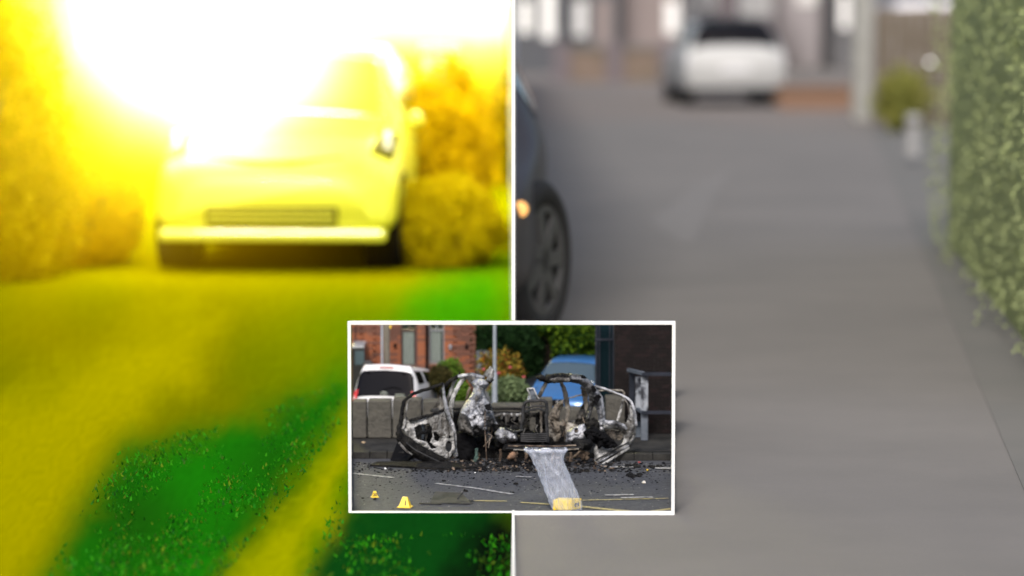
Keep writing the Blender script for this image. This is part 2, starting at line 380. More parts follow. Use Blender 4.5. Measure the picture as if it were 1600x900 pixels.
# ================================================================ CARS
def car(name, loc, rz, s, st, paint, gl, label, group=None, wheels=(.6, 2.9), wr=.29, side=((3.7, 4.9), (5.1, 6.2)), wind=(3.08, 3.95), tyrem=None, rear=(7.05, 7.95),
        head=None, tail=None, plate=None, shape='hatch', tailm=None, headm=None, rimm=None):
    root = empty(name, loc, label, 'car', group, rz, s)
    def ring(a):
        y, zb, zt, W, wt, be = spline(st, a)
        return [(.80*W, y, zb), (.97*W, y, zb+.10), (W, y, (zb+be)/2), (.965*W, y, be), (wt, y, zt-.07), (wt*.72, y, zt-.012), (0, y, zt+.012)]
    def S(a, b, off=0):
        p = Vector(spline(ring(a), b))
        if off:
            e = .02; n = len(st)-1
            pa = Vector(spline(ring(min(n, a+e)), b)) - Vector(spline(ring(max(0, a-e)), b)); pb = Vector(spline(ring(a), min(6, b+e))) - Vector(spline(ring(a), max(0, b-e)))
            nn = pa.cross(pb)
            if nn.length > 1e-9:
                nn.normalize()
                if nn.dot(p - Vector((0, p.y, .6))) < 0 and b < 5: nn = -nn
                elif b >= 5 and nn.z < 0: nn = -nn
                p = p + nn*off
        return p
    na = (len(st)-1)*6; nb = 24
    mb = MB(); vs = []; fs = []
    full = 2*nb + 1
    for i in range(na+1):
        a = i/6
        half = [S(a, 6*k/nb) for k in range(nb+1)]
        vs += half + [Vector((-p.x, p.y, p.z)) for p in half[-2::-1]]
    for i in range(na):
        for k in range(full-1): fs.append((i*full+k, i*full+k+1, (i+1)*full+k+1, (i+1)*full+k))
        fs.append((i*full+full-1, i*full, (i+1)*full, (i+1)*full+full-1))
    fs.append(tuple(range(full))); fs.append(tuple(na*full+k for k in range(full)))
    mb.add(vs, fs); body = mb.build('body', paint, root, smooth=True)
    def patch(pname, a0, a1, b0, b1, m, off=.008, mirror=True, both=True, par=None, n=10):
        def one(sg):
            q = MB(); v = []; f = []
            for i in range(n+1):
                for k in range(n+1):
                    p = S(a0+(a1-a0)*i/n, b0+(b1-b0)*k/n, off); v.append((sg*p.x, p.y, p.z))
            base = len(v)
            for i in range(n+1):
                for k in range(n+1):
                    p = S(a0+(a1-a0)*i/n, b0+(b1-b0)*k/n, -.004); v.append((sg*p.x, p.y, p.z))
            w_ = n+1
            for i in range(n):
                for k in range(n):
                    f.append((i*w_+k, i*w_+k+1, (i+1)*w_+k+1, (i+1)*w_+k))
            for i in range(n):
                f += [(i*w_, (i+1)*w_, base+(i+1)*w_, base+i*w_), (i*w_+n, (i+1)*w_+n, base+(i+1)*w_+n, base+i*w_+n), (i, i+1, base+i+1, base+i), (n*w_+i, n*w_+i+1, base+n*w_+i+1, base+n*w_+i)]
            q.add(v, f); return q.build(pname, m, par or root, smooth=False)
        if mirror == 'join':
            q = MB(); v = []; f = []; w_ = 2*n+1
            for i in range(n+1):
                for k in range(-n, n+1):
                    p = S(a0+(a1-a0)*i/n, b0+(6-b0)*(1-abs(k)/n), off); v.append((p.x if k > 0 else -p.x, p.y, p.z))
            for i in range(n):
                for k in range(2*n): f.append((i*w_+k, i*w_+k+1, (i+1)*w_+k+1, (i+1)*w_+k))
            q.add(v, f); o = q.build(pname, m, par or root, smooth=True); md = o.modifiers.new('thick', 'SOLIDIFY'); md.thickness = .006; return o
        one(1); 
        if both: one(-1)
    if wind: patch('windscreen', *wind, 4.05, 6, gl, mirror='join')
    rw = patch('rear_window', *rear, 3.75 if shape == 'aygo' else 4.05, 6, gl, mirror='join') if rear else None
    for a0, a1 in side: patch('side_window', a0, a1, 3.18, 3.86, gl)
    if head: patch('headlight', *head, headm or M['clear'], .012)
    if tail: patch('tail_light', *tail, tailm or M['red'], .014)
    Wm = max(q[3] for q in st)
    for wy in wheels:
        for sg in (-1, 1):
            mb = MB(); x = sg*(Wm-.10)
            mb.lathe([(-.09,wr*.70),(-.10,wr*.9),(-.07,wr),(.07,wr),(.10,wr*.9),(.09,wr*.70),(-.09,wr*.70)], 28, 'x', (x, wy, wr))
            wo = mb.build('wheel', tyrem or M['tyre'], root, smooth=True)
            rb = MB(); xx = x + sg*.075
            rb.lathe([(0,wr*.68),(.012*sg,wr*.72),(.012*sg,wr*.62),(0,wr*.60)], 28, 'x', (xx, wy, wr))
            for k in range(7):
                t = 2*math.pi*k/7; rb.obox((xx+sg*.004, wy, wr), (xx+sg*.004, wy+math.cos(t)*wr*.64, wr+math.sin(t)*wr*.64), .07, .02, (1, 0, 0))
            rb.build('rim', rimm or M['rim'], wo)
            ab = MB(); ab.lathe([(x-sg*.14,wr*1.16),(sg*(Wm+.006)-0,wr*1.16),(sg*(Wm+.006),wr*1.02)], 28, 'x', (0, wy, wr)); ab.build('wheel_arch', M['soot'], root)
    return root, S, patch
HATCH = [(0,.25,.60,.62,.55,.46),(.12,.2,.72,.76,.64,.58),(.45,.2,.83,.80,.68,.70),(.95,.2,.96,.80,.68,.84),(1.55,.2,1.40,.80,.57,.92),(2.2,.2,1.46,.80,.58,.93),
         (2.95,.2,1.41,.80,.57,.93),(3.18,.2,1.33,.79,.55,.92),(3.38,.2,.92,.76,.64,.80),(3.44,.3,.80,.70,.58,.62)]

# ---------------------------------------------------------------- left: the car in the blast
LD = 19.8
lx = D(425, 430, LD).x
lc, LS, _ = car('car', (lx, LD, .012), R(-3), 1.0, HATCH, M['caryel'], M['glasso'], 'pale yellow hatchback facing us inside the white explosion', head=(1.75, 2.9, 3.3, 4.5), headm=M['dkol'],
                wheels=(.62, 2.85), rimm=M['oliv'], tyrem=mat('olive_tyre', (.05, .07, .02), .9))  # tyre rubber given an olive tone
mb = MB(); mb.box((-.43,-.03,.30), (.43,.06,.43))
gr_ = mb.build('lower_grille', M['dkol'], lc, bevel=.02)
for k in range(3):
    mb = MB(); mb.box((-.41,-.045,.325+.035*k), (.41,-.025,.337+.035*k)); mb.build('grille_slat', M['caryel'], gr_)
for sg in (-1, 1):
    mb = MB(); mb.lathe([(-.03,.001),(-.03,.06),(-.01,.085),(.05,.09)], 20, 'y', (sg*.60,.07,.37)); mb.build('fog_lamp', M['dkol'], lc, smooth=True)
    mb = MB(); mb.add([], []); mb.lathe([(-.05,.01),(-.045,.04),(.03,.055),(.05,.02)], 16, 'y', (sg*.83,1.25,.95)); o = mb.build('wing_mirror', M['caryel'], lc, smooth=True)
mb = MB(); mb.tube(smooth_path([(-.44,.20,.735),(-.2,.10,.715),(0,.08,.71),(.2,.10,.715),(.44,.20,.735)]), .016, 8); mb.build('bonnet_gap', M['dkol'], lc)
for sg in (-1, 1):
    p = LS(2.3, 3.9, .02); mb = MB(); mb.box((sg*p.x-.022,p.y-.05,p.z-.09),(sg*p.x+.022,p.y+.02,p.z+.09)); mb.build('reflector', M['clear'], lc, bevel=.01)
mb = MB(); mb.box((-.74,-.01,.20), (.74,.10,.285)); mb.build('front_bumper', M['caryel'], lc, bevel=.03)

# fireball: a glowing volume that gives off light
def fireball(name, c, r, s, core, halo, k0, pw, wide=0):
    me = bpy.data.meshes.new(name); bm = bmesh.new(); bmesh.ops.create_icosphere(bm, subdivisions=4, radius=1); 
    if wide:                                          # a bank of fire drawn out sideways
        bm.clear(); bmesh.ops.create_cone(bm, cap_ends=True, segments=32, radius1=1, radius2=1, depth=2)
        for v in bm.verts: v.co = Vector((v.co.z, v.co.x, v.co.y))
    for v in bm.verts: v.co = Vector((v.co.x*r[0], v.co.y*r[1], v.co.z*r[2]))
    bm.to_mesh(me); bm.free()
    m = bpy.data.materials.new(name); m.use_nodes = True; n = m.node_tree.nodes; l = m.node_tree.links; n.remove(n['Principled BSDF'])
    tc = n.new('ShaderNodeTexCoord'); mp = n.new('ShaderNodeMapping'); mp.inputs['Scale'].default_value = (0 if wide else 1/r[0], 1/r[1], 1/r[2])
    ln = n.new('ShaderNodeVectorMath'); ln.operation = 'LENGTH'
    ns = n.new('ShaderNodeTexNoise'); ns.inputs['Scale'].default_value = 1.1; ns.inputs['Detail'].default_value = 3
    l.new(tc.outputs['Object'], mp.inputs[0]); l.new(mp.outputs[0], ln.inputs[0]); l.new(tc.outputs['Object'], ns.inputs['Vector'])
    a1 = n.new('ShaderNodeMath'); a1.operation = 'MULTIPLY_ADD'; a1.inputs[1].default_value = .5; a1.inputs[2].default_value = -.25; l.new(ns.outputs['Fac'], a1.inputs[0])
    a2 = n.new('ShaderNodeMath'); a2.operation = 'ADD'; l.new(ln.outputs['Value'], a2.inputs[0]); l.new(a1.outputs[0], a2.inputs[1])
    inv = n.new('ShaderNodeMath'); inv.operation = 'SUBTRACT'; inv.use_clamp = True; inv.inputs[0].default_value = 1; l.new(a2.outputs[0], inv.inputs[1])
    # never beyond the rim of the ball
    rim = n.new('ShaderNodeMath'); rim.operation = 'SUBTRACT'; rim.use_clamp = True; rim.inputs[0].default_value = 1; l.new(ln.outputs['Value'], rim.inputs[1])
    mn = n.new('ShaderNodeMath'); mn.operation = 'MULTIPLY'; l.new(inv.outputs[0], mn.inputs[0]); l.new(rim.outputs[0], mn.inputs[1])
    sq = n.new('ShaderNodeMath'); sq.operation = 'POWER'; sq.inputs[1].default_value = pw; l.new(mn.outputs[0], sq.inputs[0])
    ms = n.new('ShaderNodeMath'); ms.operation = 'MULTIPLY'; ms.inputs[1].default_value = s; l.new(sq.outputs[0], ms.inputs[0])
    cr = n.new('ShaderNodeValToRGB'); e = cr.color_ramp.elements; e[0].position = k0; e[0].color = (*halo, 1); e[1].position = min(1, k0+.22); e[1].color = (*core, 1)
    l.new(mn.outputs[0], cr.inputs[0])
    em = n.new('ShaderNodeEmission'); l.new(cr.outputs[0], em.inputs['Color']); l.new(ms.outputs[0], em.inputs['Strength'])
    l.new(em.outputs[0], n['Material Output'].inputs['Volume'])
    me.materials.append(m); o = bpy.data.objects.new(name, me); C.objects.link(o); o.location = c; return o
fb = fireball('explosion_fireball', (-2.0, 20.2, 1.72), (1.9, 1.75, 1.75), 13, (1, .97, .6), (1, .82, .02), .10, 1.8)
tag(fb, 'blinding white and yellow fireball bursting over the pale yellow hatchback', 'explosion')
fb2 = fireball('explosion_fireball', (-2.08, 26.5, 3.0), (2.03, 1.9, 2.3), 16, (1, .97, .55), (1, .84, .04), .02, 1.1, wide=1)
tag(fb2, 'wide white flash filling the sky behind the exploding car', 'explosion')
fb3 = fireball('explosion_fireball', (-3.1, 22.5, 3.3), (2.0, 1.8, 2.6), 9, (1, .97, .6), (1, .74, .03), .06, 1.3)
tag(fb3, 'upper left white billow of the explosion above the left hedge', 'explosion')
fb4 = fireball('explosion_glow', (-2.6, 19.6, 1.15), (2.52, 2.1, 1.75), .42, (1, .74, .02), (1, .55, .0), .10, 1.0)
tag(fb4, 'amber glowing smoke around the exploding car', 'explosion')
fl = bpy.data.lights.new('flash', 'POINT'); fo = bpy.data.objects.new('flash', fl); C.objects.link(fo); fo.location = (-2.2, 20.6, 2.7)
fl.energy = 250; fl.color = (1, .80, .02); fl.shadow_soft_size = .7

def hedge(name, lo, hi, m, n, size, label, cat='hedge', lump=.1, lean=(0, 0), fr=2, fill=None, group=None):
    e = wthing(name, ((lo[0]+hi[0])/2, (lo[1]+hi[1])/2, 0), label, cat, group)
    mb = MB(); 
    i = .06*min(hi[0]-lo[0], hi[1]-lo[1]); L = lean[0]*(hi[1]-lo[1])
    mb.add([(lo[0]+i,lo[1]+i,0),(hi[0]-i,lo[1]+i,0),(hi[0]-i+L,hi[1]-i,0),(lo[0]+i+L,hi[1]-i,0),(lo[0]+i,lo[1]+i,hi[2]-i),(hi[0]-i,lo[1]+i,hi[2]-i),(hi[0]-i+L,hi[1]-i,hi[2]-i),(lo[0]+i+L,hi[1]-i,hi[2]-i)],
           [(0,3,2,1),(4,5,6,7),(0,1,5,4),(1,2,6,5),(2,3,7,6),(3,0,4,7)])
    mb.build('branches', fill or m, e)
    leaves(n, box_pick(lo, hi, lump, fr, lean), size, m, 'foliage', e, e.location)
    return e
def bush(name, c, r, m, n, size, label, cat='bush', lump=.25, group=None, zmin=.0, shell=.45, stem=True):
    e = wthing(name, (c[0], c[1], zmin), label, cat, group)
    leaves(n, ell_pick(c, r, shell, lump, zmin=zmin), size, m, 'crown', e, e.location)
    if stem:
        mb = MB()
        for k in range(5):
            a = random.uniform(0, 6.28); mb.tube([(c[0]+.05*r[0]*math.cos(a), c[1]+.05*r[1]*math.sin(a), zmin), (c[0]+.3*r[0]*math.cos(a), c[1]+.3*r[1]*math.sin(a), c[2]-.2*r[2]), (c[0]+.6*r[0]*math.cos(a), c[1]+.6*r[1]*math.sin(a), c[2]+.4*r[2])], [.05*r[0], .035*r[0], .015*r[0]], 6)
        mb.build('trunk', M['bark'], e)
    return e
# left-hand hedge and bushes lit by the blast
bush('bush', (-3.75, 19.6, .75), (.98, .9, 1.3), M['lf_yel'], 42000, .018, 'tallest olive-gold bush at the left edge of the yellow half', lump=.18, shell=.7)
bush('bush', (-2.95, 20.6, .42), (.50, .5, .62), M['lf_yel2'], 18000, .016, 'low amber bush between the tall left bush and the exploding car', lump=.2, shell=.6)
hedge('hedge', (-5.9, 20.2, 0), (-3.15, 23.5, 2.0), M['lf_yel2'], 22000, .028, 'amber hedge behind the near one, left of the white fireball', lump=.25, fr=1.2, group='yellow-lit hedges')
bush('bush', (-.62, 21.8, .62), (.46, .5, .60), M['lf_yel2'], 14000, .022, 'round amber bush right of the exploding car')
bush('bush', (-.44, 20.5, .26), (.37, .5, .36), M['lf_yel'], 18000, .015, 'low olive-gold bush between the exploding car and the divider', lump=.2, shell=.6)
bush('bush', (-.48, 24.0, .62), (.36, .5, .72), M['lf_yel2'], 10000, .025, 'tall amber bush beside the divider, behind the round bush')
gp = wthing('gate_post', (-.60, 25, 0), 'pale mauve gate post with cap rising behind the amber bush', 'post')
mb = MB(); mb.box((-.72,24.9,0),(-.48,25.14,1.36)); mb.build('shaft', M['ylwpost'], gp, bevel=.015)
mb = MB(); mb.box((-.76,24.86,1.362),(-.44,25.18,1.44)); mb.build('cap', M['ylwpost'], gp, bevel=.02)
for k, px in enumerate((612, 622)):
    p = G(px, 402); mb = MB(); mb.tube([p, p+Vector((.005,0,.35)), p+Vector((0,0,.66))], .012, 8)
    q = MB(); t = thing1('stake', mb, M['oliv'], (p.x, p.y, 0), ('thin dark stake beside the exploding car, nearer the car', 'thin dark stake beside the exploding car, nearer the bush')[k], 'stake', 'stakes by the car')
# far hedge closing the left view under the fire
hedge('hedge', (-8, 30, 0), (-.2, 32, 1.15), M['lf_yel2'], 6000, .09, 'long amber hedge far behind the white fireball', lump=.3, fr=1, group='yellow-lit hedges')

# ---------------------------------------------------------------- right: the grey street
hd = -math.atan(.1)
WD = 54.5; wx = D(1130, 168, WD).x
SUV = [(0,.28,.62,.66,.58,.48),(.12,.22,.76,.84,.72,.62),(.5,.22,.92,.90,.76,.78),(1.1,.22,1.04,.91,.76,.92),(1.75,.22,1.48,.91,.64,1.0),(2.5,.22,1.55,.91,.65,1.02),
       (3.5,.22,1.52,.91,.64,1.02),(3.8,.22,1.46,.90,.63,1.02),(4.02,.22,1.12,.88,.74,.98),(4.12,.30,1.0,.86,.70,.75)]
wc, WS, wpatch = car('car', (wx, WD+4.1, .002), math.pi+R(3), 1.0, SUV, M['carsilver'], M['glassk'], 'white hatchback seen from behind in the grey street', shape='aygo', rear=(6.85,8.15), tail=(8.2, 8.9, 2.4, 3.2), tailm=M['clear'], wheels=(.8, 3.3), wr=.32)
wpatch('roof_panel', 4.1, 6.80, 4.1, 6, M['glassk'], mirror='join')
mb = MB(); mb.box((-.84,4.02,.22),(.84,4.16,.34)); mb.build('rear_bumper', M['dgrey'], wc, bevel=.03)
mb = MB(); mb.box((-.26,4.12,.62),(.26,4.14,.73)); mb.build('number_plate', M['clear'], wc)
# parked dark car beside the divider, its front wheel turned
def clip_right(root, keep=1, px=803.2, objs=None):
    bpy.context.view_layer.update()
    n = Vector((FPX, -(px-800), 0)).normalized() * keep
    for o in (objs or root.children_recursive):
        if o.type != 'MESH': continue
        me = o.data.copy(); o.data = me; bm = bmesh.new(); bm.from_mesh(me); iv = o.matrix_world.inverted()
        co = iv @ Vector((0, 0, 0)); no = (o.matrix_world.to_3x3().transposed() @ n).normalized()
        bmesh.ops.bisect_plane(bm, geom=bm.verts[:]+bm.edges[:]+bm.faces[:], plane_co=co, plane_no=no, clear_inner=True)
        bm.to_mesh(me); bm.free()
        if not me.polygons: bpy.data.objects.remove(o)
PARK = [(0,.30,.60,.56,.48,.48),(.10,.25,.70,.74,.64,.58),(.45,.2,.84,.82,.70,.72),(1.2,.2,.98,.88,.74,.86),(1.9,.2,1.44,.90,.62,.95),(2.6,.2,1.50,.90,.63,.96),(3.4,.2,1.44,.90,.62,.97),
        (3.9,.2,1.20,.88,.68,.97),(4.3,.22,1.02,.86,.72,.9),(4.42,.3,.9,.80,.66,.7)]
ps = 1.12
px_ = D(862, 540, 15.7).x
pc, PS, _ = car('car', (px_-.91*ps, 14.95, .002), 0, ps, PARK, M['cargrey'], M['glass'], 'dark grey parked car cut off by the added divider, front wheel turned', wheels=(.80, 3.5), wr=.37)
for o in list(pc.children):
    if o.name.split('.')[0] == 'wheel' and o.data.vertices[0].co.y < 2:
        c = sum((v.co for v in o.data.vertices), Vector())/len(o.data.vertices)
        o.matrix_local = Matrix.Translation(c) @ Matrix.Rotation(R(-20), 4, 'Z') @ Matrix.Translation(-c)
for o in list(pc.children):
    if o.name.startswith('wheel_arch'): bpy.data.objects.remove(o)
mb = MB(); mb.lathe([(-.02,.001),(-.015,.025),(.0,.035),(.05,.035)], 16, 'y', (.765,.24,.64)); mb.build('indicator', emit('indicator_orange', (1, .5, .15), .8), pc, smooth=True)
clip_right(pc)
# clipped hedge on the right
hedge('hedge', (2.30, 13.0, .05), (4.4, 22.5, 2.5), M['lf_hedge'], 80000, .015, 'tall pale green hedge along the right edge of the grey street', lump=.16, fr=1.3, lean=(.08, 0))
# low brick wall, post, fence, bush, bollard
M['lowbrick'] = mat('low_wall_brick', (.22, .125, .08), .9, col2=(.18, .115, .08), scale=3)
lw = wthing('brick_wall', (D(1275,170,53).x, 53, 0), 'low orange brick wall right of the white car', 'wall')
a = D(1215,170,53.5).x; b = D(1345,170,53).x
zc = 0.003; row = 0
bmesh_brick = None
while zc < .34:
    x = a - (.11 if row % 2 else 0)
    while x < b:
        mb = MB()
        if bmesh_brick is None: mb.box((0,0,0),(.212,.2,.064)); bmesh_brick = mb.mesh('brick', M['lowbrick'])
        o = bpy.data.objects.new('brick', bmesh_brick); link(o, lw); o.location = Vector((x, 53+random.uniform(-.004,.004), zc)) - lw.location; x += .222
    zc += .074; row += 1
mb = MB(); mb.box((a,53.01,0),(b,53.19,.34)); mb.build('mortar', M['mortar'], lw)
mb = MB(); mb.box((a-.05,52.95,zc),(b+.05,53.25,zc+.05)); mb.build('coping', M['lowbrick'], lw)
pp = wthing('post', G(1348,190), 'pale grey concrete post beside the brown fence', 'post')
p = G(1348,190); mb = MB(); mb.box((p.x-.15,p.y,0),(p.x+.15,p.y+.3,2.4)); mb.build('shaft', mat('pale_concrete', (.30,.30,.28), .9, col2=(.24,.24,.22), scale=3), pp, bevel=.02)
mb = MB(); mb.add([(p.x-.19,p.y-.04,2.402),(p.x+.19,p.y-.04,2.402),(p.x+.19,p.y+.34,2.402),(p.x-.19,p.y+.34,2.402),(p.x,p.y+.15,2.55)],[(0,3,2,1),(0,1,4),(1,2,4),(2,3,4),(3,0,4)]); mb.build('cap', M['pave'], pp)
fp = wthing('fence', (D(1410,180,46).x, 46, 0), 'brown board fence behind the olive bush', 'fence')
M['fencew'] = mat('brown_boards', (.13, .105, .08), .9, col2=(.09, .075, .055), scale=4)
a = D(1366,180,46).x; b = D(1560,180,46).x; x = a; k = 0
bm1 = None
while x < b:
    mb = MB()
    if bm1 is None: mb.box((0,0,0),(.142,.022,1.72)); bm1 = mb.mesh('board', M['fencew'])
    o = bpy.data.objects.new('board', bm1); link(o, fp); o.location = Vector((x, 46+(.012 if k % 2 else 0), random.uniform(0,.02))) - fp.location; x += .15; k += 1
for z in (.4, 1.4):
    mb = MB(); mb.box((a,46.036,z),(b,46.08,z+.09)); mb.build('rail', M['fencew'], fp)
bb = G(1408,207); bush('bush', (bb.x, bb.y, .46), (.36,.4,.46), M['lf_bush'], 3000, .04, 'round olive bush in front of the brown fence', lump=.6, shell=.2)
q = G(1426,258); e = wthing('bollard', (q.x,q.y,0), 'short pale bollard at the kerb below the olive bush', 'bollard')
mb = MB(); mb.lathe([(0,.10),(.42,.085),(.46,.08),(.47,.05),(.475,.001)], 20, 'z', (q.x,q.y,.1)); mb.build('shaft', M['pave'] if 0 else mat('bollard_paint', (.24,.24,.24), .6), e, smooth=True)
mb = MB(); mb.lathe([(.33,.092),(.335,.094),(.39,.092),(.392,.088)], 20, 'z', (q.x,q.y,.1)); mb.build('band', M['pave'], e)
q = D(1453, 97, 45.5); e = wthing('garden_lamp', (q.x, 45.5, 0), 'small lit lamp on a stalk in front of the brown fence', 'lamp')
mb = MB(); mb.tube([(q.x,45.5,0),(q.x,45.5,q.z-.03)], .012, 8); mb.build('stalk', M['dgrey'], e)
mb = MB(); mb.lathe([(-.02,.001),(-.016,.02),(0,.027),(.016,.02),(.02,.001)], 16, 'z', (q.x,45.5,q.z)); mb.build('bulb', emit('lamp_glow', (1,1,.95), 2.5), e, smooth=True)
# van beyond the fence
q = D(1474, 60, 52)
e = wthing('van', (q.x, 52, 0), 'white van standing behind the brown fence', 'van')
mb = MB(); mb.box((q.x-.85,52,.35),(q.x+.85,54.9,1.86)); mb.build('body', M['carwhite'], e, bevel=.12)
mb = MB(); mb.box((q.x-.7,51.985,1.05),(q.x+.7,51.998,1.3)); mb.build('rear_window', M['glass'], e)
for sx in (-.72,.72):
    for yy in (52.6,54.3):
        mb = MB(); mb.lathe([(-.09,.2),(-.1,.3),(-.07,.34),(.07,.34),(.1,.3),(.09,.2),(-.09,.2)], 20, 'x', (q.x+sx,yy,.34)); mb.build('wheel', M['tyre'], e)
# far end of the street: walls, houses, a trunk
def house(name, p0, p1, Y, h, wall, label, wins, roofm, doors=()):
    x0 = D(p0,60,Y).x; x1 = D(p1,60,Y).x
    e = wthing(name, ((x0+x1)/2, Y, 0), label, 'house')
    mb = MB(); mb.box((x0,Y,0),(x1,Y+6,h)); mb.build('wall', wall, e)
    mb = MB(); mb.add([(x0-.2,Y-.3,h),(x1+.2,Y-.3,h),(x1+.2,Y+6.3,h),(x0-.2,Y+6.3,h),(x0-.2,Y+3,h+2.4),(x1+.2,Y+3,h+2.4)],[(0,3,2,1),(0,1,5,4),(2,3,4,5),(0,4,3),(1,2,5)]); r_ = mb.build('roof', roofm, e)
    mb = MB(); mb.box((x0+.5,Y+2.6,h+1.6),(x0+1.1,Y+3.3,h+3.1)); mb.build('chimney', M['brickB'], r_)
    for (a, b, za, zb, m) in wins:
        xa = D(a,60,Y).x; xb = D(b,60,Y).x
        mb = MB(); mb.box((xa,Y-.03,za),(xb,Y-.003,zb)); wn = mb.build('window', M['white'], e)
        mb = MB(); mb.box((xa+.06,Y-.05,za+.06),(xb-.06,Y-.032,zb-.06)); mb.build('pane', m, wn)
    for (a, b, za, zb, m) in doors:
        xa = D(a,60,Y).x; xb = D(b,60,Y).x
        mb = MB(); mb.box((xa,Y-.05,za),(xb,Y-.003,zb)); dd = mb.build('door', m, e)
        mb = MB(); mb.box((xb-.14,Y-.09,1.0),(xb-.10,Y-.052,1.15)); mb.build('handle', M['chrome'], dd)
    return e
M['rend_w'] = mat('white_render', (.38,.35,.37), .9)
M['rend_g'] = mat('grey_render', (.115,.115,.122), .9, col2=(.09,.09,.10), scale=1)
M['rend_b'] = mat('dark_blue_render', (.075,.078,.09), .9)
M['rend_p'] = mat('pink_render', (.24,.20,.195), .9)
M['lit'] = emit('added_glow_pane', (1,.99,.97), 1.2)  # added panes with their own glow, put in as bright spots
M['slate'] = mat('roof_slate', (.08,.08,.09), .8)
M['mauve'] = mat('mauve_render', (.13,.11,.12), .9)
house('house', 790, 882, 84, 5, M['rend_b'], 'dark blue-grey house with a bright window beside the added divider', [(847,866,.95,2.6,emit('bright_window',(.9,.93,1),1.3)),(812,830,1.1,2.0,M['glass'])], M['slate'])
house('house', 884, 968, 86, 5, M['rend_g'], 'grey house left of the pinkish house', [(895,915,1.0,2.0,M['glass'])], M['slate'], doors=[(930,955,.02,2.05,M['rend_p'])])
house('house', 972, 1062, 88, 5, M['rend_p'], 'pinkish house behind the low brown wall', [(1040,1060,1.05,2.0,M['glass'])], M['slate'])
house('house', 1064, 1212, 92, 5, M['rend_w'], 'bright white house behind the white car', [(1066,1088,1.3,2.3,M['rend_g']),(1092,1119,1.75,2.7,M['lit']),(1154,1206,1.55,2.7,M['lit'])], M['slate'])  # the two M['lit'] panes are added as bright spots
house('house', 1214, 1300, 94, 5, M['rend_w'], 'white house right of the white car', [(1245,1275,1.9,2.6,M['pane'])], M['slate'])
house('house', 1302, 1420, 90, 5, M['rend_g'], 'grey house behind the concrete post', [(1312,1326,1.2,2.2,M['glass'])], M['slate'])
house('house', 1422, 1640, 88, 5, M['rend_b'], 'dark house behind the white van', [(1520,1560,1.2,2.2,M['glass'])], M['slate'])
lwb = wthing('garden_wall', (D(955,90,74).x, 74, 0), 'low brown garden wall left of the white car', 'wall')
a = D(868,90,74).x; b = D(1052,90,74).x
mb = MB(); mb.box((a,74,0),(b,74.25,.78)); mb.build('wall', mat('brown_wall', (.17,.125,.10), .9, col2=(.14,.11,.08), scale=1.5), lwb)
mb = MB(); mb.box((a-.05,73.95,.782),(b+.05,74.3,.86)); mb.build('coping', M['kerb'], lwb)
for x in (a+.15, (a+b)/2, b-.15):
    mb = MB(); mb.box((x-.2,73.9,0),(x+.2,74.35,.95)); mb.build('pier', M['mauve'], lwb)
q = G(1136,110); e = wthing('tree', (q.x, q.y, 0), 'bare mauve-grey tree trunk behind the white car', 'tree')
mb = MB(); mb.tube([(q.x,q.y,0),(q.x+.02,q.y,1.2),(q.x-.02,q.y,2.4),(q.x+.1,q.y,4)], [.36,.28,.25,.2], 12, jit=.06); mb.build('trunk', M['mauve'], e, smooth=True)
leaves(2500, ell_pick((q.x,q.y,5.2),(1.9,1.9,1.6)), .12, M['lf_mid'], 'crown', e, e.location)
# a patch of ochre road beyond the parked car
M['ochre'] = mat('ochre_road', (.165,.142,.125), .9, col2=(.145,.13,.12), scale=.5)
sheet_px('side_road', [(804,118),(1400,118),(1390,196),(1200,200),(1000,186),(880,196),(804,186)], .004, M['ochre'])['kind'] = 'structure'

# ================================================================ THE FRAMED CAR PARK WITH THE BURNT-OUT CAR
FD = 10.30                                           # depth of the frame
f0 = D(545, 809.5, FD); f1 = D(1055, 502, FD); T_ = .0098
fz0 = .0005; fr = wthing('display_frame', (0, FD, 0), 'white rectangular frame enclosing the burnt-out car scene', 'frame')
mb = MB(); mb.box((f0.x,FD-.012,fz0),(f1.x,FD+.012,fz0+T_)); mb.build('bottom_rail', M['white'], fr)
mb = MB(); mb.box((f0.x,FD-.012,f1.z-T_),(f1.x,FD+.012,f1.z)); mb.build('top_rail', M['white'], fr)
for xa in (f0.x, f1.x-T_):
    mb = MB(); mb.box((xa,FD-.012,fz0+T_),(xa+T_,FD+.012,f1.z-T_)); mb.build('stile', M['white'], fr)
BD = 13.35; xb0 = D(547.5,600,BD).x; xb1 = D(1052.5,600,BD).x; zb = D(800,505,BD).z
mb = MB(); mb.box((xb0,BD,0),(xb1,BD+.02,zb)); mb.build('back_panel', M['darkback'], fr)
for a, xs in ((547, xb0), (1053, xb1)):
    p = D(a, 800, FD+.02); s_ = .004 if a < 800 else -.004
    mb = MB(); mb.add([(p.x,FD+.015,.0),(xs,BD,.0),(xs,BD,.05),(p.x,FD+.015,.05),(p.x+s_,FD+.015,.0),(xs+s_,BD,.0),(xs+s_,BD,.05),(p.x+s_,FD+.015,.05)],[(0,1,2,3),(4,7,6,5),(0,4,5,1),(3,2,6,7),(0,3,7,4),(1,5,6,2)]); mb.build('side_panel', M['darkback'], fr)
cp = MB(); a = D(548,805,FD+.012); b = D(1052,805,FD+.012); cp.add([(a.x,FD+.013,.006),(b.x,FD+.013,.006),(xb1-.004,BD,.006),(xb0+.004,BD,.006)],[(0,1,2,3)])
cpo = cp.build('car_park', M['carpark']); cpo['kind'] = 'structure'
GZ = .006                                            # level of the car park surface
def g2(px, py, z=GZ): return G(px, py, z)
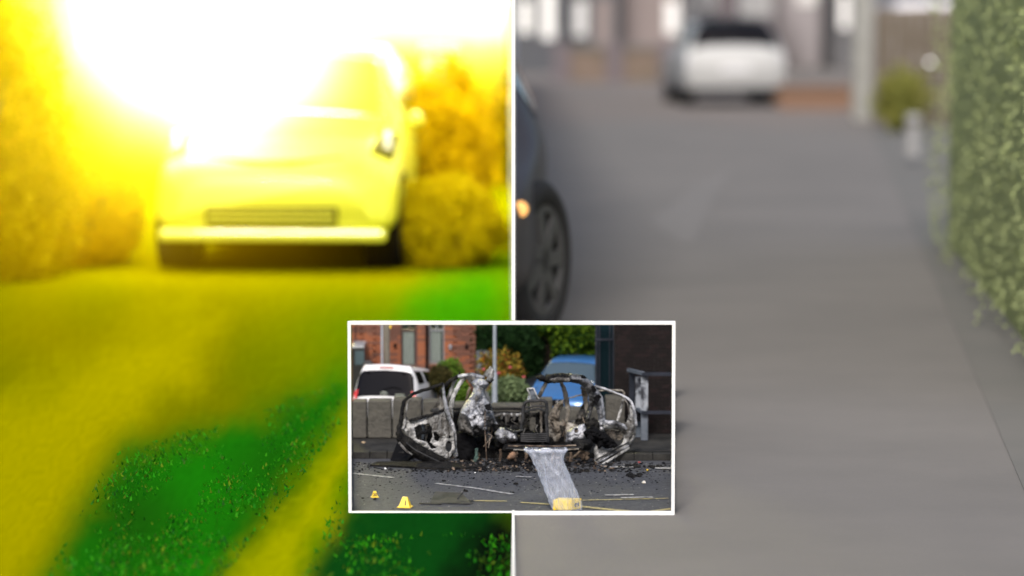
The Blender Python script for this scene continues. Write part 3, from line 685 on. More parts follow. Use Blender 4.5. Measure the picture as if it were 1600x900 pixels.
def line(pts, wd, m, z):
    mb = MB()
    for (a, b) in zip(pts[:-1], pts[1:]):
        A, B = g2(*a), g2(*b); d = (B-A).normalized(); n = Vector((-d.y, d.x, 0))*wd/2
        mb.add([A-n+Vector((0,0,z)), B-n+Vector((0,0,z)), B+n+Vector((0,0,z)), A+n+Vector((0,0,z))], [(0,1,2,3)])
    return mb
for i, (pts, wd, m) in enumerate([([(551,740),(615,747)],.022,'wline'),([(681,756),(740,763),(800,773)],.022,'wline'),([(730,783),(792,784)],.016,'yline'),([(814,786),(860,789)],.02,'yline'),
        ([(905,792),(950,797),(1000,801.5)],.028,'yline'),([(960,799),(1010,801),(1049,796)],.02,'yline'),([(945,775),(990,774)],.025,'wline'),([(970,779),(1020,778)],.025,'wline'),([(910,783),(1045,780)],.012,'yline'),
        ([(945,731),(990,731)],.03,'wline'),([(1024,733),(1050,733)],.035,'wline'),([(806,746),(830,747)],.02,'wline')]):
    line(pts, wd, m, .002+.0002*i).build('painted_line', M[m], cpo)
# kerbs and concrete blocks
kr = empty('kerb', (-.5, 11.9, 0)); kr['wb'] = 1; kr['kind'] = 'structure'
def strip_boxes(p0, p1, pyb, h, dep, n, name, m, par):
    A = g2(p0, pyb); B = g2(p1, pyb)
    for i in range(n):
        xa = A.x+(B.x-A.x)*i/n; xb = A.x+(B.x-A.x)*(i+1)/n
        mb = MB(); mb.box((xa+.0012,A.y+random.uniform(0,.002),GZ),(xb-.0012,A.y+dep,GZ+h)); mb.build(name, m, par, bevel=.002)
M['kerbd'] = mat('dark_kerb', (.034,.033,.031), .9, spec=.2, col2=(.014,.014,.014), scale=14, bump=.3)  # dark mottled tone for kerb and pavement
strip_boxes(551, 632, 717, .026, .05, 3, 'kerb_stone', M['kerbd'], kr)
strip_boxes(634, 960, 716, .022, .05, 6, 'kerb_stone', M['kerbd'], kr)
strip_boxes(962, 1049, 720, .026, .05, 3, 'kerb_stone', M['kerbd'], kr)
pv = MB(); A = g2(549,714); pv.add([(D(550,700,A.y).x,A.y+.02,GZ+.018),(D(1050,700,A.y).x,A.y+.02,GZ+.018),(xb1-.01,BD-.01,GZ+.018),(xb0+.01,BD-.01,GZ+.018)],[(0,1,2,3)]); pv.build('pavement', M['kerbd'], cpo)
BL = [(550,573,628,'leftmost concrete block under the white car\'s left tail light'),(574,612,627,'second concrete block from the left edge of the frame'),(613,659,625,'concrete block behind the open left door'),
      (660,699,628,'concrete block between the open left door and the scorched pillar'),(700,766,632,'dark concrete block behind the scorched silver wing'),(768,826,634,'concrete block behind the empty middle of the wreck'),(827,864,625,'concrete block behind the seat frame'),
      (866,943,640,'concrete block in front of the blue car'),(946,977,622,'concrete block behind the open right door')]
WY = 11.98
for a, b, t, lab in BL:
    A = D(a, t, WY); B = D(b, t, WY)
    mb = MB(); mb.box((A.x+.0015,WY+random.uniform(0,.006),GZ+.02),(B.x-.0015,WY+.11,A.z)); thing1('concrete_block', mb, M['concrete'], ((A.x+B.x)/2,WY,GZ), lab, 'concrete block', 'concrete blocks behind the wreck', bevel=.004)

# ---------------------------------------------------------------- burnt car
BC = wthing('burnt_car', (D(800,722,11.6).x, 11.55, GZ), 'burnt-out car shell with both doors hanging open and roof gone', 'car')
Z1 = lambda x, y: (610+x/5.29, 570+y/5.29)
Z2 = lambda x, y: (700+x/5.29, 570+y/5.29)
Z3 = lambda x, y: (790+x/5.29, 570+y/5.29)
Z4 = lambda x, y: (890+x/5.297, 570+y/5.297)
def pl(Z, pts, dd):
    out = []
    for i, p in enumerate(pts):
        d = dd if not isinstance(dd, (tuple, list)) else dd[0]+(dd[1]-dd[0])*i/max(1, len(pts)-1)
        out.append(D(*Z(p[0], p[1]), d))
    return out
def rod(name, Z, pts, r, m, d, par=None, k=6, flat=1.0, jit=.12, n=8):
    path = smooth_path(pl(Z, pts, d), k); u = 11.5/FPX/5.29*1.15
    rr = [r*u]*len(path) if not isinstance(r, (list, tuple)) else [spline([(q,) for q in r], i/(len(path)-1)*(len(r)-1))[0]*u for i in range(len(path))]
    for i, p in enumerate(path):
        p += Vector((noise.noise(p*60), noise.noise(p*60+Vector((5,5,5))), noise.noise(p*60+Vector((9,2,1)))))*rr[i]*.5
    mb = MB(); mb.tube(path, rr, n, flat, jit); return mb.build(name, m, par or BC, org=BC.location)
def sheet(name, Z, outer, m, d, holes=(), step=7, bulge=0, slope=0, rough=.004, thick=.005, par=None, fr=28, top=0):
    pts = [Z(*p) for p in outer]; hs = [[Z(*p) for p in h] for h in holes]; st_ = step/5.29
    x0 = min(p[0] for p in pts); x1 = max(p[0] for p in pts); y0 = min(p[1] for p in pts); y1 = max(p[1] for p in pts); R0 = min(x1-x0, y1-y0)/2
    vid = {}; vs = []; fs = []
    def vert(i, j):
        if (i, j) not in vid:
            x = x0+i*st_; y = y0+j*st_; e = min(1, edist(x, y, pts)/R0)
            if not inpoly(x, y, pts): e = 0
            q = Vector((x*.04, y*.04, d)); nz = noise.noise(q*fr/12)*rough*2.2+noise.noise(q*fr/4)*rough
            dd = d+slope*(x-x0)/(x1-x0)+top*(y1-y)/(y1-y0)-bulge*math.sqrt(max(0, 1-(1-e)**2))+nz
            vid[(i, j)] = len(vs); vs.append(D(x+noise.noise(Vector((x*.9, y*.9, 1)))*.35, y+noise.noise(Vector((x*.9, y*.9, 7)))*.35, dd))
        return vid[(i, j)]
    for i in range(int((x1-x0)/st_)+1):
        for j in range(int((y1-y0)/st_)+1):
            cx, cy = x0+(i+.5)*st_, y0+(j+.5)*st_
            if inpoly(cx, cy, pts) and not any(inpoly(cx, cy, h) for h in hs): fs.append((vert(i,j), vert(i+1,j), vert(i+1,j+1), vert(i,j+1)))
    mb = MB(); mb.add(vs, fs); o = mb.build(name, m, par or BC, org=BC.location, smooth=True)
    md = o.modifiers.new('thick', 'SOLIDIFY'); md.thickness = thick; md.offset = 0; return o
def ellp(cx, cy, rx, ry, n=16): return [(cx+rx*math.cos(6.283*k/n), cy+ry*math.sin(6.283*k/n)) for k in range(n)]
# --- left door
ldo = sheet('door', Z1, [(95,530),(118,415),(150,460),(220,452),(300,430),(440,385),(470,460),(520,560),(532,700),(480,778),(400,742),(220,645),(150,590)], M['ash'], 11.44,
  holes=[[(195,520),(240,495),(320,485),(345,520),(350,600),(330,640),(390,690),(340,700),(300,640),(215,615)], [(355,555),(385,555),(412,600),(395,638),(360,620)], ellp(482,675,30,48), [(425,590),(450,560),(455,590)], ellp(490,598,12,14), ellp(440,520,7,7), ellp(380,440,5,6), ellp(300,455,5,5)], bulge=.02, slope=.08, step=5, par=BC)
ldo['label'] = 'ash-white open left door with round speaker hole'
sheet('door_skin', Z1, [(78,520),(48,560),(58,625),(120,695),(180,745),(340,832),(400,825),(445,782),(300,700),(200,640),(110,575)], M['black'], 11.40, bulge=.03, slope=.08, rough=.003, par=ldo)
rod('window_frame', Z1, [(62,565),(80,480),(95,400),(112,310),(150,262),(250,217),(400,170),(432,152)], [16,15,14,13,12,12,11,8], M['black'], (11.41,11.50), ldo, flat=1.6)
rod('inner_frame', Z1, [(100,530),(120,450),(130,370),(145,315),(172,282)], [14,9,8,6,5], M['ash'], 11.43, ldo)
rod('hinge_post', Z1, [(432,150),(447,280),(470,390),(515,500),(545,640),(548,745)], [9,12,14,14,12,14], M['silver'], (11.50,11.55), ldo, flat=1.5)
rod('waist_rail', Z1, [(155,458),(240,440),(330,412),(440,378)], [9,12,10,8], M['black'], (11.43,11.49), ldo)
rod('crossbar', Z1, [(210,583),(260,562),(318,540)], 13, M['black'], 11.47, ldo)
rod('window_runner', Z1, [(268,490),(272,555),(265,615)], [10,11,8], M['bluegrey'], 11.50, ldo)
rod('window_runner', Z1, [(300,500),(296,590),(292,640)], [7,8,6], M['ashd'], 11.52, ldo)
sheet('inner_skin', Z1, [(180,500),(350,470),(420,560),(420,720),(330,715),(200,640)], M['black'], 11.56, par=ldo)
sheet('mirror_corner', Z1, [(345,368),(412,258),(440,300),(445,365),(400,375)], M['ashd'], 11.53, holes=[[(385,345),(405,300),(412,340)], [(420,350),(425,310),(432,350)]], step=5, par=ldo)
sheet('mirror_base', Z1, [(328,368),(345,362),(430,368),(400,388),(335,392)], M['dgrey'], 11.50, par=ldo)
rod('fold', Z1, [(70,640),(120,700),(180,745)], [8,9,6], M['ash'], 11.39, ldo)
rod('fold', Z1, [(130,640),(200,700),(300,752),(400,800)], [4,5,5,4], M['dgrey'], 11.385, ldo)
# --- left pillars and roof edge
rod('pillar', Z2, [(62,770),(45,600),(25,480),(25,380),(48,255),(90,165),(130,115),(195,92)], [16,17,17,17,16,16,15,12], M['ash'], (11.58,11.66), flat=1.4)
rod('pillar', Z2, [(-10,320),(15,240),(45,165),(72,118)], [12,13,12,10], M['ash'], 11.72, flat=1.4)
rod('roof_edge', Z2, [(-62,225),(-30,180),(10,140),(50,112),(95,92),(92,55)], [10,14,16,16,12,3], M['black'], 11.69, flat=1.5)
rod('roof_header', Z2, [(80,100),(150,84),(230,92),(300,112)], [13,15,18,12], M['silver'], 11.64, flat=1.6)
sheet('roof_header_lip', Z2, [(150,110),(200,95),(240,120),(215,150),(180,152)], M['ashd'], 11.62)
rod('pillar', Z2, [(185,185),(165,240),(155,300)], [8,10,9], M['rust'], 11.74)
# --- crumpled silver wing
wing = sheet('front_wing', Z2, [(192,150),(235,108),(310,130),(335,160),(298,205),(305,275),(345,325),(372,400),(392,470),(422,490),(352,512),(342,560),(382,610),(338,642),(300,585),(200,582),(120,545),(84,480),(108,372),(150,312),(200,245),(216,190)],
  M['silver'], 11.52, bulge=.10, step=5, rough=.012, fr=40, holes=[[(318,520),(372,500),(400,520),(385,565),(350,570)], ellp(308,388,8,11), ellp(272,195,14,18)], top=.10)
sheet('wing_patch', Z2, [(302,335),(345,320),(362,372),(335,380),(308,362)], M['soot'], 11.45, par=wing, top=.02)
sheet('wing_patch', Z2, [(240,215),(262,180),(272,240),(240,300),(222,292)], M['ashd'], 11.505, par=wing, top=.03)
sheet('wing_side', Z2, [(84,480),(108,400),(150,420),(190,500),(215,590),(150,560),(95,545)], M['ashd'], 11.45, bulge=.04, par=wing, rough=.006)
sheet('twisted_shard', Z2, [(292,88),(350,15),(380,52),(372,112),(348,138),(322,128),(328,100)], M['ash'], 11.62, slope=-.05, bulge=.02, step=5)
rod('shard_stalk', Z2, [(378,122),(345,152),(330,162)], [5,7,6], M['black'], 11.62)
sheet('wheel_liner', Z2, [(76,560),(140,560),(210,598),(235,665),(222,800),(150,826),(105,822),(80,700)], M['soot'], 11.53, bulge=.05)
sheet('wheel_liner', Z2, [(220,600),(300,590),(330,650),(420,700),(480,760),(450,815),(260,815),(235,740)], M['black'], 11.60, bulge=.03)
rod('cable', Z2, [(306,385),(304,520),(312,640),(318,790)], [3,3,4,3], M['rust'], 11.42)
rod('melted_pipe', Z2, [(235,690),(235,760),(215,806),(170,815)], [10,12,14,8], mat('verdigris', (.05,.10,.085), .8, col2=(.015,.02,.02), scale=40), 11.47, jit=.3)
# --- front: engine cradle, bumper beam
sheet('subframe', Z2, [(388,570),(430,520),(500,530),(565,560),(575,625),(450,645),(402,615)], M['silver'], 11.50, bulge=.06, rough=.008, step=5)
rod('curved_plate', Z2, [(465,515),(520,545),(580,548),(625,538)], [5,9,9,4], M['dgrey'], 11.46, flat=3)
rod('hose', Z2, [(390,440),(415,480),(450,505)], [5,6,5], M['black'], 11.47)
bmpr = rod('bumper_beam', Z2, [(462,682),(560,686),(700,690),(850,690),(1000,686),(1118,676)], [26,27,26,26,26,27], M['black'], 11.36, flat=.9, n=10, jit=.06)
rod('beam_rib', Z2, [(500,668),(700,672),(900,672),(1060,664)], [5,5,5,5], M['rust'], 11.31, bmpr)
rod('beam_rib', Z2, [(540,700),(700,706),(900,706),(1080,694)], [6,6,7,6], M['beige'], 11.31, bmpr)
rod('beam_rib', Z2, [(480,690),(700,690),(900,690),(1100,682)], [3,3,3,3], M['dgrey'], 11.305, bmpr)
sheet('crash_can', Z3, [(545,640),(560,618),(640,612),(700,622),(725,650),(700,700),(600,705)], M['black'], 11.42, bulge=.05)
# --- radiator and seat frames in the middle
rad = sheet('radiator', Z3, [(120,562),(345,562),(348,642),(118,642)], M['soot'], 11.46)
for k in range(5): rod('radiator_fin', Z3, [(124,572+k*15),(230,574+k*15),(344,572+k*15)], 5.5, M['dgrey'], 11.435, rad, k=3, jit=.05)
sf = rod('seat_frame', Z3, [(128,545),(140,440),(152,335),(180,302),(250,296),(322,298),(340,330),(338,450),(348,645)], [12,12,13,12,10,12,13,13,12], M['dgrey'], (11.50,11.46), flat=1.4)
rod('seat_crossbar', Z3, [(160,392),(220,372),(280,366),(342,384)], [10,9,9,10], M['dgrey'], 11.47, sf)
rod('seat_crossbar', Z3, [(160,350),(200,352),(250,340),(335,345)], [7,6,6,7], M['dgrey'], 11.47, sf)
rod('seat_post', Z3, [(290,300),(292,420),(296,560)], [8,9,8], M['beige'], 11.55, sf)
rod('seat_post', Z3, [(208,300),(210,350),(210,392)], [6,6,6], M['beige'], 11.55, sf)
hr = rod('headrest_frame', Z3, [(205,302),(205,262),(192,230),(182,200),(208,196),(232,196),(250,235),(264,266),(284,290)], [5]*9, M['ash'], 11.50, k=4)
sheet('headrest_plate', Z3, [(190,208),(230,202),(256,262),(250,292),(215,290),(208,255)], M['bluegrey'], 11.51, par=hr)
sheet('bulkhead', Z3, [(140,400),(340,390),(345,640),(130,640)], M['black'], 11.64, holes=[[(180,440),(250,430),(255,545),(200,545)]], rough=.012)
sheet('bulkhead', Z2, [(350,520),(640,520),(640,700),(380,700)], M['black'], 11.66, rough=.012)
# --- back of the shell seen through the middle
rb_ = rod('rear_beam', Z2, [(-30,368),(200,366),(400,364),(640,366)], [10,11,11,10], M['black'], 11.88, jit=.15)
rod('rear_beam', Z2, [(-20,398),(200,402),(400,400),(650,404)], [14,15,14,14], M['black'], 11.86, jit=.15)
rod('rear_ledge', Z2, [(380,418),(450,410),(520,414),(610,410)], [9,11,10,9], M['ash'], 11.83, jit=.3)
for xx, y1_ in ((480,505),(500,470),(590,475),(440,450),(545,460),(615,500)):
    rod('ash_drip', Z2, [(xx,405),(xx+4,430),(xx,y1_)], [14,10,5], M['ashd'], 11.82, jit=.4)
sheet('rear_bulkhead', Z2, [(340,420),(640,420),(640,640),(360,640)], M['soot'], 11.90)
sheet('rear_bulkhead', Z2, [(-10,400),(110,400),(90,560),(60,740),(-5,740)], M['soot'], 11.86)
sheet('inner_wing', Z3, [(340,480),(420,470),(640,465),(650,650),(345,650)], M['ashd'], 11.70, rough=.014)
sheet('inner_wing', Z2, [(60,560),(200,540),(350,540),(390,700),(300,800),(80,790)], M['black'], 11.67, rough=.014)
sheet('engine_lump', Z2, [(380,600),(450,560),(600,590),(700,560),(860,600),(900,680),(400,690)], M['black'], 11.58, bulge=.08, rough=.016, step=6)
sheet('dash_shell', Z2, [(330,430),(430,440),(470,500),(640,470),(640,540),(400,560)], M['black'], 11.72, rough=.014, holes=[[(500,450),(560,455),(550,500),(505,500)]])
# --- right pillars
rod('pillar', Z3, [(252,292),(285,240),(318,185),(345,145),(395,112)], [12,15,15,14,12], M['ashd'], 11.60, flat=1.4)
rod('pillar', Z3, [(462,140),(485,210),(508,310),(512,400),(500,476)], [14,17,19,17,14], M['beige'], 11.66, flat=1.4)
sheet('roof_edge', Z3, [(252,100),(300,85),(325,100),(350,84),(450,72),(540,78),(640,100),(650,150),(560,140),(480,135),(420,138),(360,150),(330,140),(280,128)], M['black'], 11.60, bulge=.04, rough=.01, step=5)
sheet('roof_edge', Z3, [(360,120),(440,105),(520,110),(600,120),(645,160),(560,142),(470,140),(400,150)], M['ashd'], 11.565, bulge=.02, rough=.008, step=5)
arch = sheet('door_arch', Z4, [(0,78),(60,84),(110,92),(172,140),(232,212),(272,270),(290,400),(286,545),(262,560),(245,540),(240,420),(212,330),(192,340),(160,470),(138,452),(160,350),(158,250),(128,190),(80,152),(0,138)], M['silver'], 11.56, bulge=.05, rough=.008, step=5)
sheet('soot_flake', Z4, [(175,180),(205,175),(222,220),(195,230)], M['soot'], 11.50, par=arch); sheet('soot_flake', Z4, [(205,265),(240,245),(262,262),(225,330),(205,300)], M['soot'], 11.495, par=arch)
sheet('soot_flake', Z4, [(85,85),(125,90),(140,112),(100,110)], M['soot'], 11.50, par=arch)
sheet('arch_inner', Z4, [(90,180),(130,190),(155,260),(150,350),(135,400),(120,330)], M['beige'], 11.62)
sheet('arch_inner', Z4, [(125,290),(170,330),(165,460),(110,500),(40,490),(60,420)], M['ashd'], 11.64, rough=.012)
rod('rod', Z3, [(520,278),(580,260),(650,240)], [5,6,5], M['beige'], 11.72, flat=1)
pnl = sheet('rear_door_panel', Z3, [(352,440),(405,335),(480,288),(478,330),(445,395),(440,470),(520,478),(590,500),(560,620),(520,648),(440,652),(356,645)], M['beige'], 11.60, bulge=.03, rough=.008, step=5, holes=[[(420,365),(435,362),(436,382),(420,384)], [(470,560),(500,555),(480,640),(460,640)]])
sheet('soot_flake', Z3, [(445,500),(490,510),(480,640),(440,640),(462,560)], M['black'], 11.545, par=pnl)
sheet('front_wing', Z4, [(-30,640),(-20,560),(20,525),(120,488),(142,560),(120,645),(40,650)], M['silver'], 11.50, bulge=.05, rough=.008, step=5, holes=[ellp(55,545,18,22)])
sheet('charred_trim', Z4, [(120,560),(180,500),(240,545),(290,560),(340,605),(400,668),(370,685),(300,690),(270,670),(240,700),(225,650),(160,640)], M['soot'], 11.46, bulge=.03, rough=.012, step=5)
sheet('charred_trim', Z4, [(130,480),(200,440),(245,480),(250,560),(180,600),(130,580)], M['black'], 11.55, bulge=.03, rough=.012)
# --- right door
rdo = sheet('door', Z4, [(285,460),(330,470),(400,488),(440,498),(478,470),(490,430),(500,330),(515,320),(540,400),(552,500),(540,600),(490,692),(265,842),(212,832),(204,690),(232,650),(300,690),(400,692),(445,640),(452,575),(420,540),(360,525),(285,525)],
  M['ash'], 11.47, bulge=.03, slope=.10, step=5, holes=[[(490,600),(525,575),(515,610),(492,640)], ellp(490,455,7,8)])
rdo['label'] = 'ash-white open right door, foreshortened'
rod('window_frame', Z4, [(205,172),(330,212),(450,262),(512,312),(540,400),(550,500)], [8,8,8,9,9,10], M['silver'], (11.55,11.52), rdo)
rod('window_frame', Z4, [(235,190),(340,225),(440,270),(480,330),(495,420)], [5,5,5,5,5], M['ashd'], (11.55,11.52), rdo)
rod('window_runner', Z4, [(240,216),(340,208),(430,215),(452,250)], [6,6,8,7], M['beige'], 11.62, rdo)
rod('window_runner', Z4, [(445,275),(425,370),(395,466)], [9,10,8], M['ash'], 11.58, rdo)
rod('waist_rail', Z4, [(285,472),(360,480),(430,498),(470,530)], [18,16,13,9], M['silver'], (11.48,11.50), rdo)
sheet('door_box', Z4, [(288,532),(420,548),(440,600),(420,625),(380,622),(300,585)], M['beige'], 11.53, par=rdo, holes=[[(375,625),(390,590),(396,620)]])
rod('sill_groove', Z4, [(218,790),(350,715),(490,640)], [6,6,5], M['dgrey'], (11.43,11.52), rdo)
rod('sill_groove', Z4, [(225,815),(360,738),(488,668)], [5,5,5], M['silver'], (11.43,11.52), rdo)
rod('sill_groove', Z4, [(260,838),(380,758),(490,688)], [9,9,8], M['ash'], (11.43,11.52), rdo)
for k in range(16):                                  # wires and torn strips hanging in the shell
    x_ = random.uniform(330, 1150); y_ = random.uniform(430, 620)
    rod('wire', Z2, [(x_,y_),(x_+random.uniform(-40,40),y_+random.uniform(10,60)),(x_+random.uniform(-60,60),y_+random.uniform(60,140))], [2.5,3,2], random.choice((M['rust'],M['black'],M['ashd'])), random.uniform(11.44,11.6))
for x_, y_, dx_, dy_ in ((296,90,-6,-22),(330,90,10,-18),(420,82,-4,-14),(520,80,8,-16),(600,98,10,-18)):
    rod('torn_strip', Z3, [(x_,y_),(x_+dx_*.5,y_+dy_*.6),(x_+dx_,y_+dy_)], [6,4,1.5], M['black'], 11.6)
# --- wheel
def burnt_wheel(px, py, d, r, ang):
    c = D(px, py, d); mb = MB(); mb.lathe([(-.02,r*.6),(-.024,r*.95),(-.012,r),(.012,r),(.024,r*.95),(.02,r*.6),(.012,r*.62),(-.012,r*.62),(-.02,r*.6)], 24, 'x')
    o = mb.build('wheel', M['rust'], BC); o.location = c-BC.location; o.rotation_euler = (0, 0, R(ang))
    mb = MB(); mb.lathe([(-.01,.001),(-.01,r*.25),(.016,r*.25),(.018,.001)], 12, 'x'); 
    for k in range(5): mb.obox((.004,0,0),(.004,math.cos(k*1.257)*r*.62,math.sin(k*1.257)*r*.62),.014,.008,(1,0,0))
    mb.build('hub', M['rust'], o)
burnt_wheel(912, 712, 11.52, .036, 62); burnt_wheel(742, 714, 11.55, .034, 70)
rod('exhaust', Z3, [(500,770),(560,760),(610,720),(640,690)], [7,8,8,7], M['rust'], 11.5)
sheet('floor_pan', Z3, [(-90,700),(560,700),(640,720),(620,770),(-80,770)], M['soot'], 11.60)
sheet('brake_disc', Z2, [(488,772),(510,735),(535,718),(562,725),(556,780),(510,785)], mat('orange_rust', (.30,.17,.10), .9, col2=(.16,.10,.07), scale=40), 11.48, bulge=.02)
for xx in (560, 640, 700, 430, 860, 1010): rod('strut', Z2, [(xx,700),(xx+8,750),(xx-4,800)], [8,10,7], M['rust'], 11.47, jit=.35)
# ---------------------------------------------------------------- debris
def shard(mb, c, s, h=.5):
    n = random.randint(4, 6); a0 = random.random()*6.28
    ring_ = [Vector((math.cos(a0+6.283*k/n)*s*random.uniform(.5,1.2), math.sin(a0+6.283*k/n)*s*random.uniform(.5,1.2)*1.4, random.uniform(0,s*h*.3))) for k in range(n)]
    top_ = [Vector((v.x*.7, v.y*.7, s*h*random.uniform(.4,1.1))) for v in ring_]
    mb.add([c+v for v in ring_]+[c+v for v in top_], [tuple(range(n))[::-1], tuple(range(n,2*n))]+[(i,(i+1)%n,n+(i+1)%n,n+i) for i in range(n)])
mb = MB()
for k in range(1500):
    py = 716+abs(random.gauss(0, 26)); px = random.uniform(552, 1048)
    if py > 803 or (py < 723 and (px < 640 or px > 965)): continue
    shard(mb, g2(px, py), random.uniform(.0015,.0055)*(1.3 if py < 740 else .9), .5)
o = mb.build('debris', M['soot']); tag(o, 'small black burnt fragments strewn over the car park', 'debris', kind='stuff')
mb = MB()
for k in range(260): shard(mb, g2(random.uniform(552,1048), 724+random.random()**1.5*78), random.uniform(.0012,.003), .5)
o = mb.build('debris', mat('pale_ash_bits', (.30,.29,.27), .9)); tag(o, 'small pale ash flecks strewn over the car park', 'debris', kind='stuff')
mb = MB()
for k in range(800):
    px = random.gauss(815, 85); 
    if not 640 < px < 985: continue
    p = g2(px, random.uniform(718, 738)); p.z += random.random()**2*.006
    shard(mb, p, random.uniform(.003,.009), .6)
o = mb.build('debris_heap', M['black']); tag(o, 'heap of black charred rubble under the burnt-out car', 'debris', kind='stuff')
mb = MB()
for k in range(160):
    p = g2(random.uniform(700, 960), random.uniform(716, 738)); p.z += random.random()*.005; shard(mb, p, random.uniform(.003,.008), .9)
o = mb.build('debris_heap', M['rust']); tag(o, 'rusty brown fragments lying among the rubble under the wreck', 'debris', kind='stuff')
CH = [(602,733,.007,'white','small white lump on the tarmac below the left door','pale'),(743,739,.004,'white','tiny white fleck below the silver wing','pale'),(690,720,.02,'black','charred lump at the foot of the left door',0),
 (910,737,.022,'black','black charred lump right of the evidence bag',0),(990,730,.028,'black','largest black rubble pile below the right kerb',0),(1018,730,.02,'black','black rubble lump at the right end of the kerb',0),(990,745,.024,'black','flat black fragment in the middle right of the tarmac',0),
 (1006,755,.01,'pale','pale fragment right of the middle of the tarmac',0),(802,770,.008,'black','black crumb left of the evidence bag',0),(806,757,.012,'black','ragged black fragment beside the top of the bag',0),(693,752,.008,'black','black crumb above the long white line',0),
 (727,768,.012,'black','ragged black flake below the long white line',0),(567,779,.008,'black','black crumb left of the yellow marker 20',0),(586,781,.009,'black','thin black flake just below the yellow marker 20',0),(998,723,.006,'redbit','small red scrap at the right kerb',0),(1012,735,.006,'yellow','small yellow scrap below the right kerb',0),(568,704,.008,'tanbit','tan scrap lying on the left kerb',0)]
M['pale'] = mat('pale_debris', (.5,.48,.44), .9); M['redbit'] = mat('red_scrap', (.35,.06,.06), .8); M['tanbit'] = mat('tan_scrap', (.45,.33,.2), .9)
for px, py, s_, m, lab, _ in CH:
    mb = MB(); c = g2(px, py)
    if py < 710: c.z += .03
    if s_ > .015:
        for j in range(7): shard(mb, c+Vector((random.gauss(0,s_*.6),random.gauss(0,s_*.4),random.random()*s_*.15)), s_*random.uniform(.3,.7), .7)
    else: shard(mb, c, s_, .8)
    thing1('debris_piece', mb, M[m], c, lab, 'debris', 'burnt debris pieces')
# fallen black panels
mb = MB(); P = [g2(672,787), g2(735,789), g2(722,777), g2(680,776)]
mb.add([P[0],P[1]+Vector((0,0,.003)),P[2]+Vector((0,0,.012)),P[3]+Vector((0,0,.014)),P[0]+Vector((0,0,.003)),P[1]+Vector((0,0,.006)),P[2]+Vector((0,0,.016)),P[3]+Vector((0,0,.018))],[(0,3,2,1),(4,5,6,7),(0,1,5,4),(1,2,6,5),(2,3,7,6),(3,0,4,7)])
mb.obox(g2(655,788)+Vector((0,0,.003)), g2(690,789)+Vector((0,0,.003)), .01, .004); mb.obox(g2(715,784)+Vector((0,0,.01)), g2(723,782)+Vector((0,0,.028)), .004, .003)
for k in range(8): shard(mb, g2(random.uniform(718,740), random.uniform(783,790)), .008, .6)
thing1('fallen_panel', mb, M['dgrey'], g2(705,788), 'flat dark broken panel lying right of the yellow marker 1', 'panel')
mb = MB(); A = [D(*Z1(0,800),11.5), D(*Z1(62,640),11.62), D(*Z1(185,742),11.56), D(*Z1(140,812),11.46)]
for a_ in A: a_.z = max(a_.z, GZ+.002)
mb.add(A+[a_+Vector((0,.01,.004)) for a_ in A], [(0,1,2,3),(4,7,6,5),(0,4,5,1),(1,5,6,2),(2,6,7,3),(3,7,4,0)])
thing1('fallen_panel', mb, M['soot'], g2(625,722), 'black triangular panel propped under the left door', 'panel')
mb = MB(); mb.prism([g2(578,729), g2(700,735), g2(760,732), g2(700,724), g2(590,724)], GZ+.001, GZ+.008); thing1('fallen_panel', mb, M['black'], g2(650,728), 'long black sill strip lying in front of the left door', 'panel')

# ---------------------------------------------------------------- evidence markers and bag
def marker(px, py, wpx, hpx, txt, label, rz):
    c = g2(px, py); s_ = c.y/FPX; wd = wpx*s_; h = hpx*s_
    e = empty('evidence_marker', c, label, 'marker', 'yellow evidence markers', R(rz))
    mb = MB(); b = wd/2; t = wd*.17; dp = wd*.34; td = wd*.06
    mb.add([(-b*.8,-dp,h*.1),(b*.8,-dp,h*.1),(b*.8,dp,h*.1),(-b*.8,dp,h*.1),(-t,-td,h),(t,-td,h),(t,td,h),(-t,td,h)],[(0,3,2,1),(4,5,6,7),(0,1,5,4),(1,2,6,5),(2,3,7,6),(3,0,4,7)]); mb.build('body', M['yellow'], e)
    mb = MB(); mb.box((-b,-dp*1.25,0),(b,dp*1.25,h*.1)); mb.build('base', M['yellow'], e, bevel=h*.03)
    tilt = math.atan2(dp-td, h*.9)
    text_mesh('number', txt, h*.66, M['ink'], Matrix.Translation((wd*.08 if txt == '1' else 0, -(dp*.66), h*.42)) @ Matrix.Rotation(math.pi/2-tilt, 4, 'X') @ Matrix.Translation((0,0,h*.03)), e)
marker(633, 792.5, 22, 16.5, '1', 'yellow evidence marker numbered 1 on the tarmac', -12)
marker(585.5, 777, 12, 10, '20', 'smaller yellow evidence marker numbered 20, farther left', 12)
ZB = lambda x, y: (790+x/5.556, 650+y/5.556)
c = g2(888, 798)
e = empty('evidence_block', c, 'yellow block numbered 2 inside the bottom of the clear plastic bag', 'marker')
ww = D(900,790,c.y).x
def bp(px, py, d): return D(px, py, d)-c
zt_ = D(870,781,c.y).z - GZ
x0 = D(864,795,c.y).x-c.x; x1 = D(894,795,c.y).x-c.x; x2 = D(908.5,795,c.y+.03).x-c.x
mb = MB(); q = [(x0,0,.002),(x1,0,.002),(x2,.035,.002),(x0+.02,.05,.002)]; mb.add(q+[(a,b,zt_) for a, b, _ in q], [(0,3,2,1),(4,5,6,7),(0,1,5,4),(1,2,6,5),(2,3,7,6),(3,0,4,7)]); mb.build('body', M['yellow'], e, bevel=.0015)
ang = math.atan2(.035, x2-x1)
text_mesh('number', '2', zt_*.8, M['ink'], Matrix.Translation(((x1+x2)/2+.001, .0155, zt_*.5)) @ Matrix.Rotation(ang, 4, 'Z') @ Matrix.Rotation(math.pi/2, 4, 'X') @ Matrix.Rotation(math.pi/2, 4, 'Z'), e)
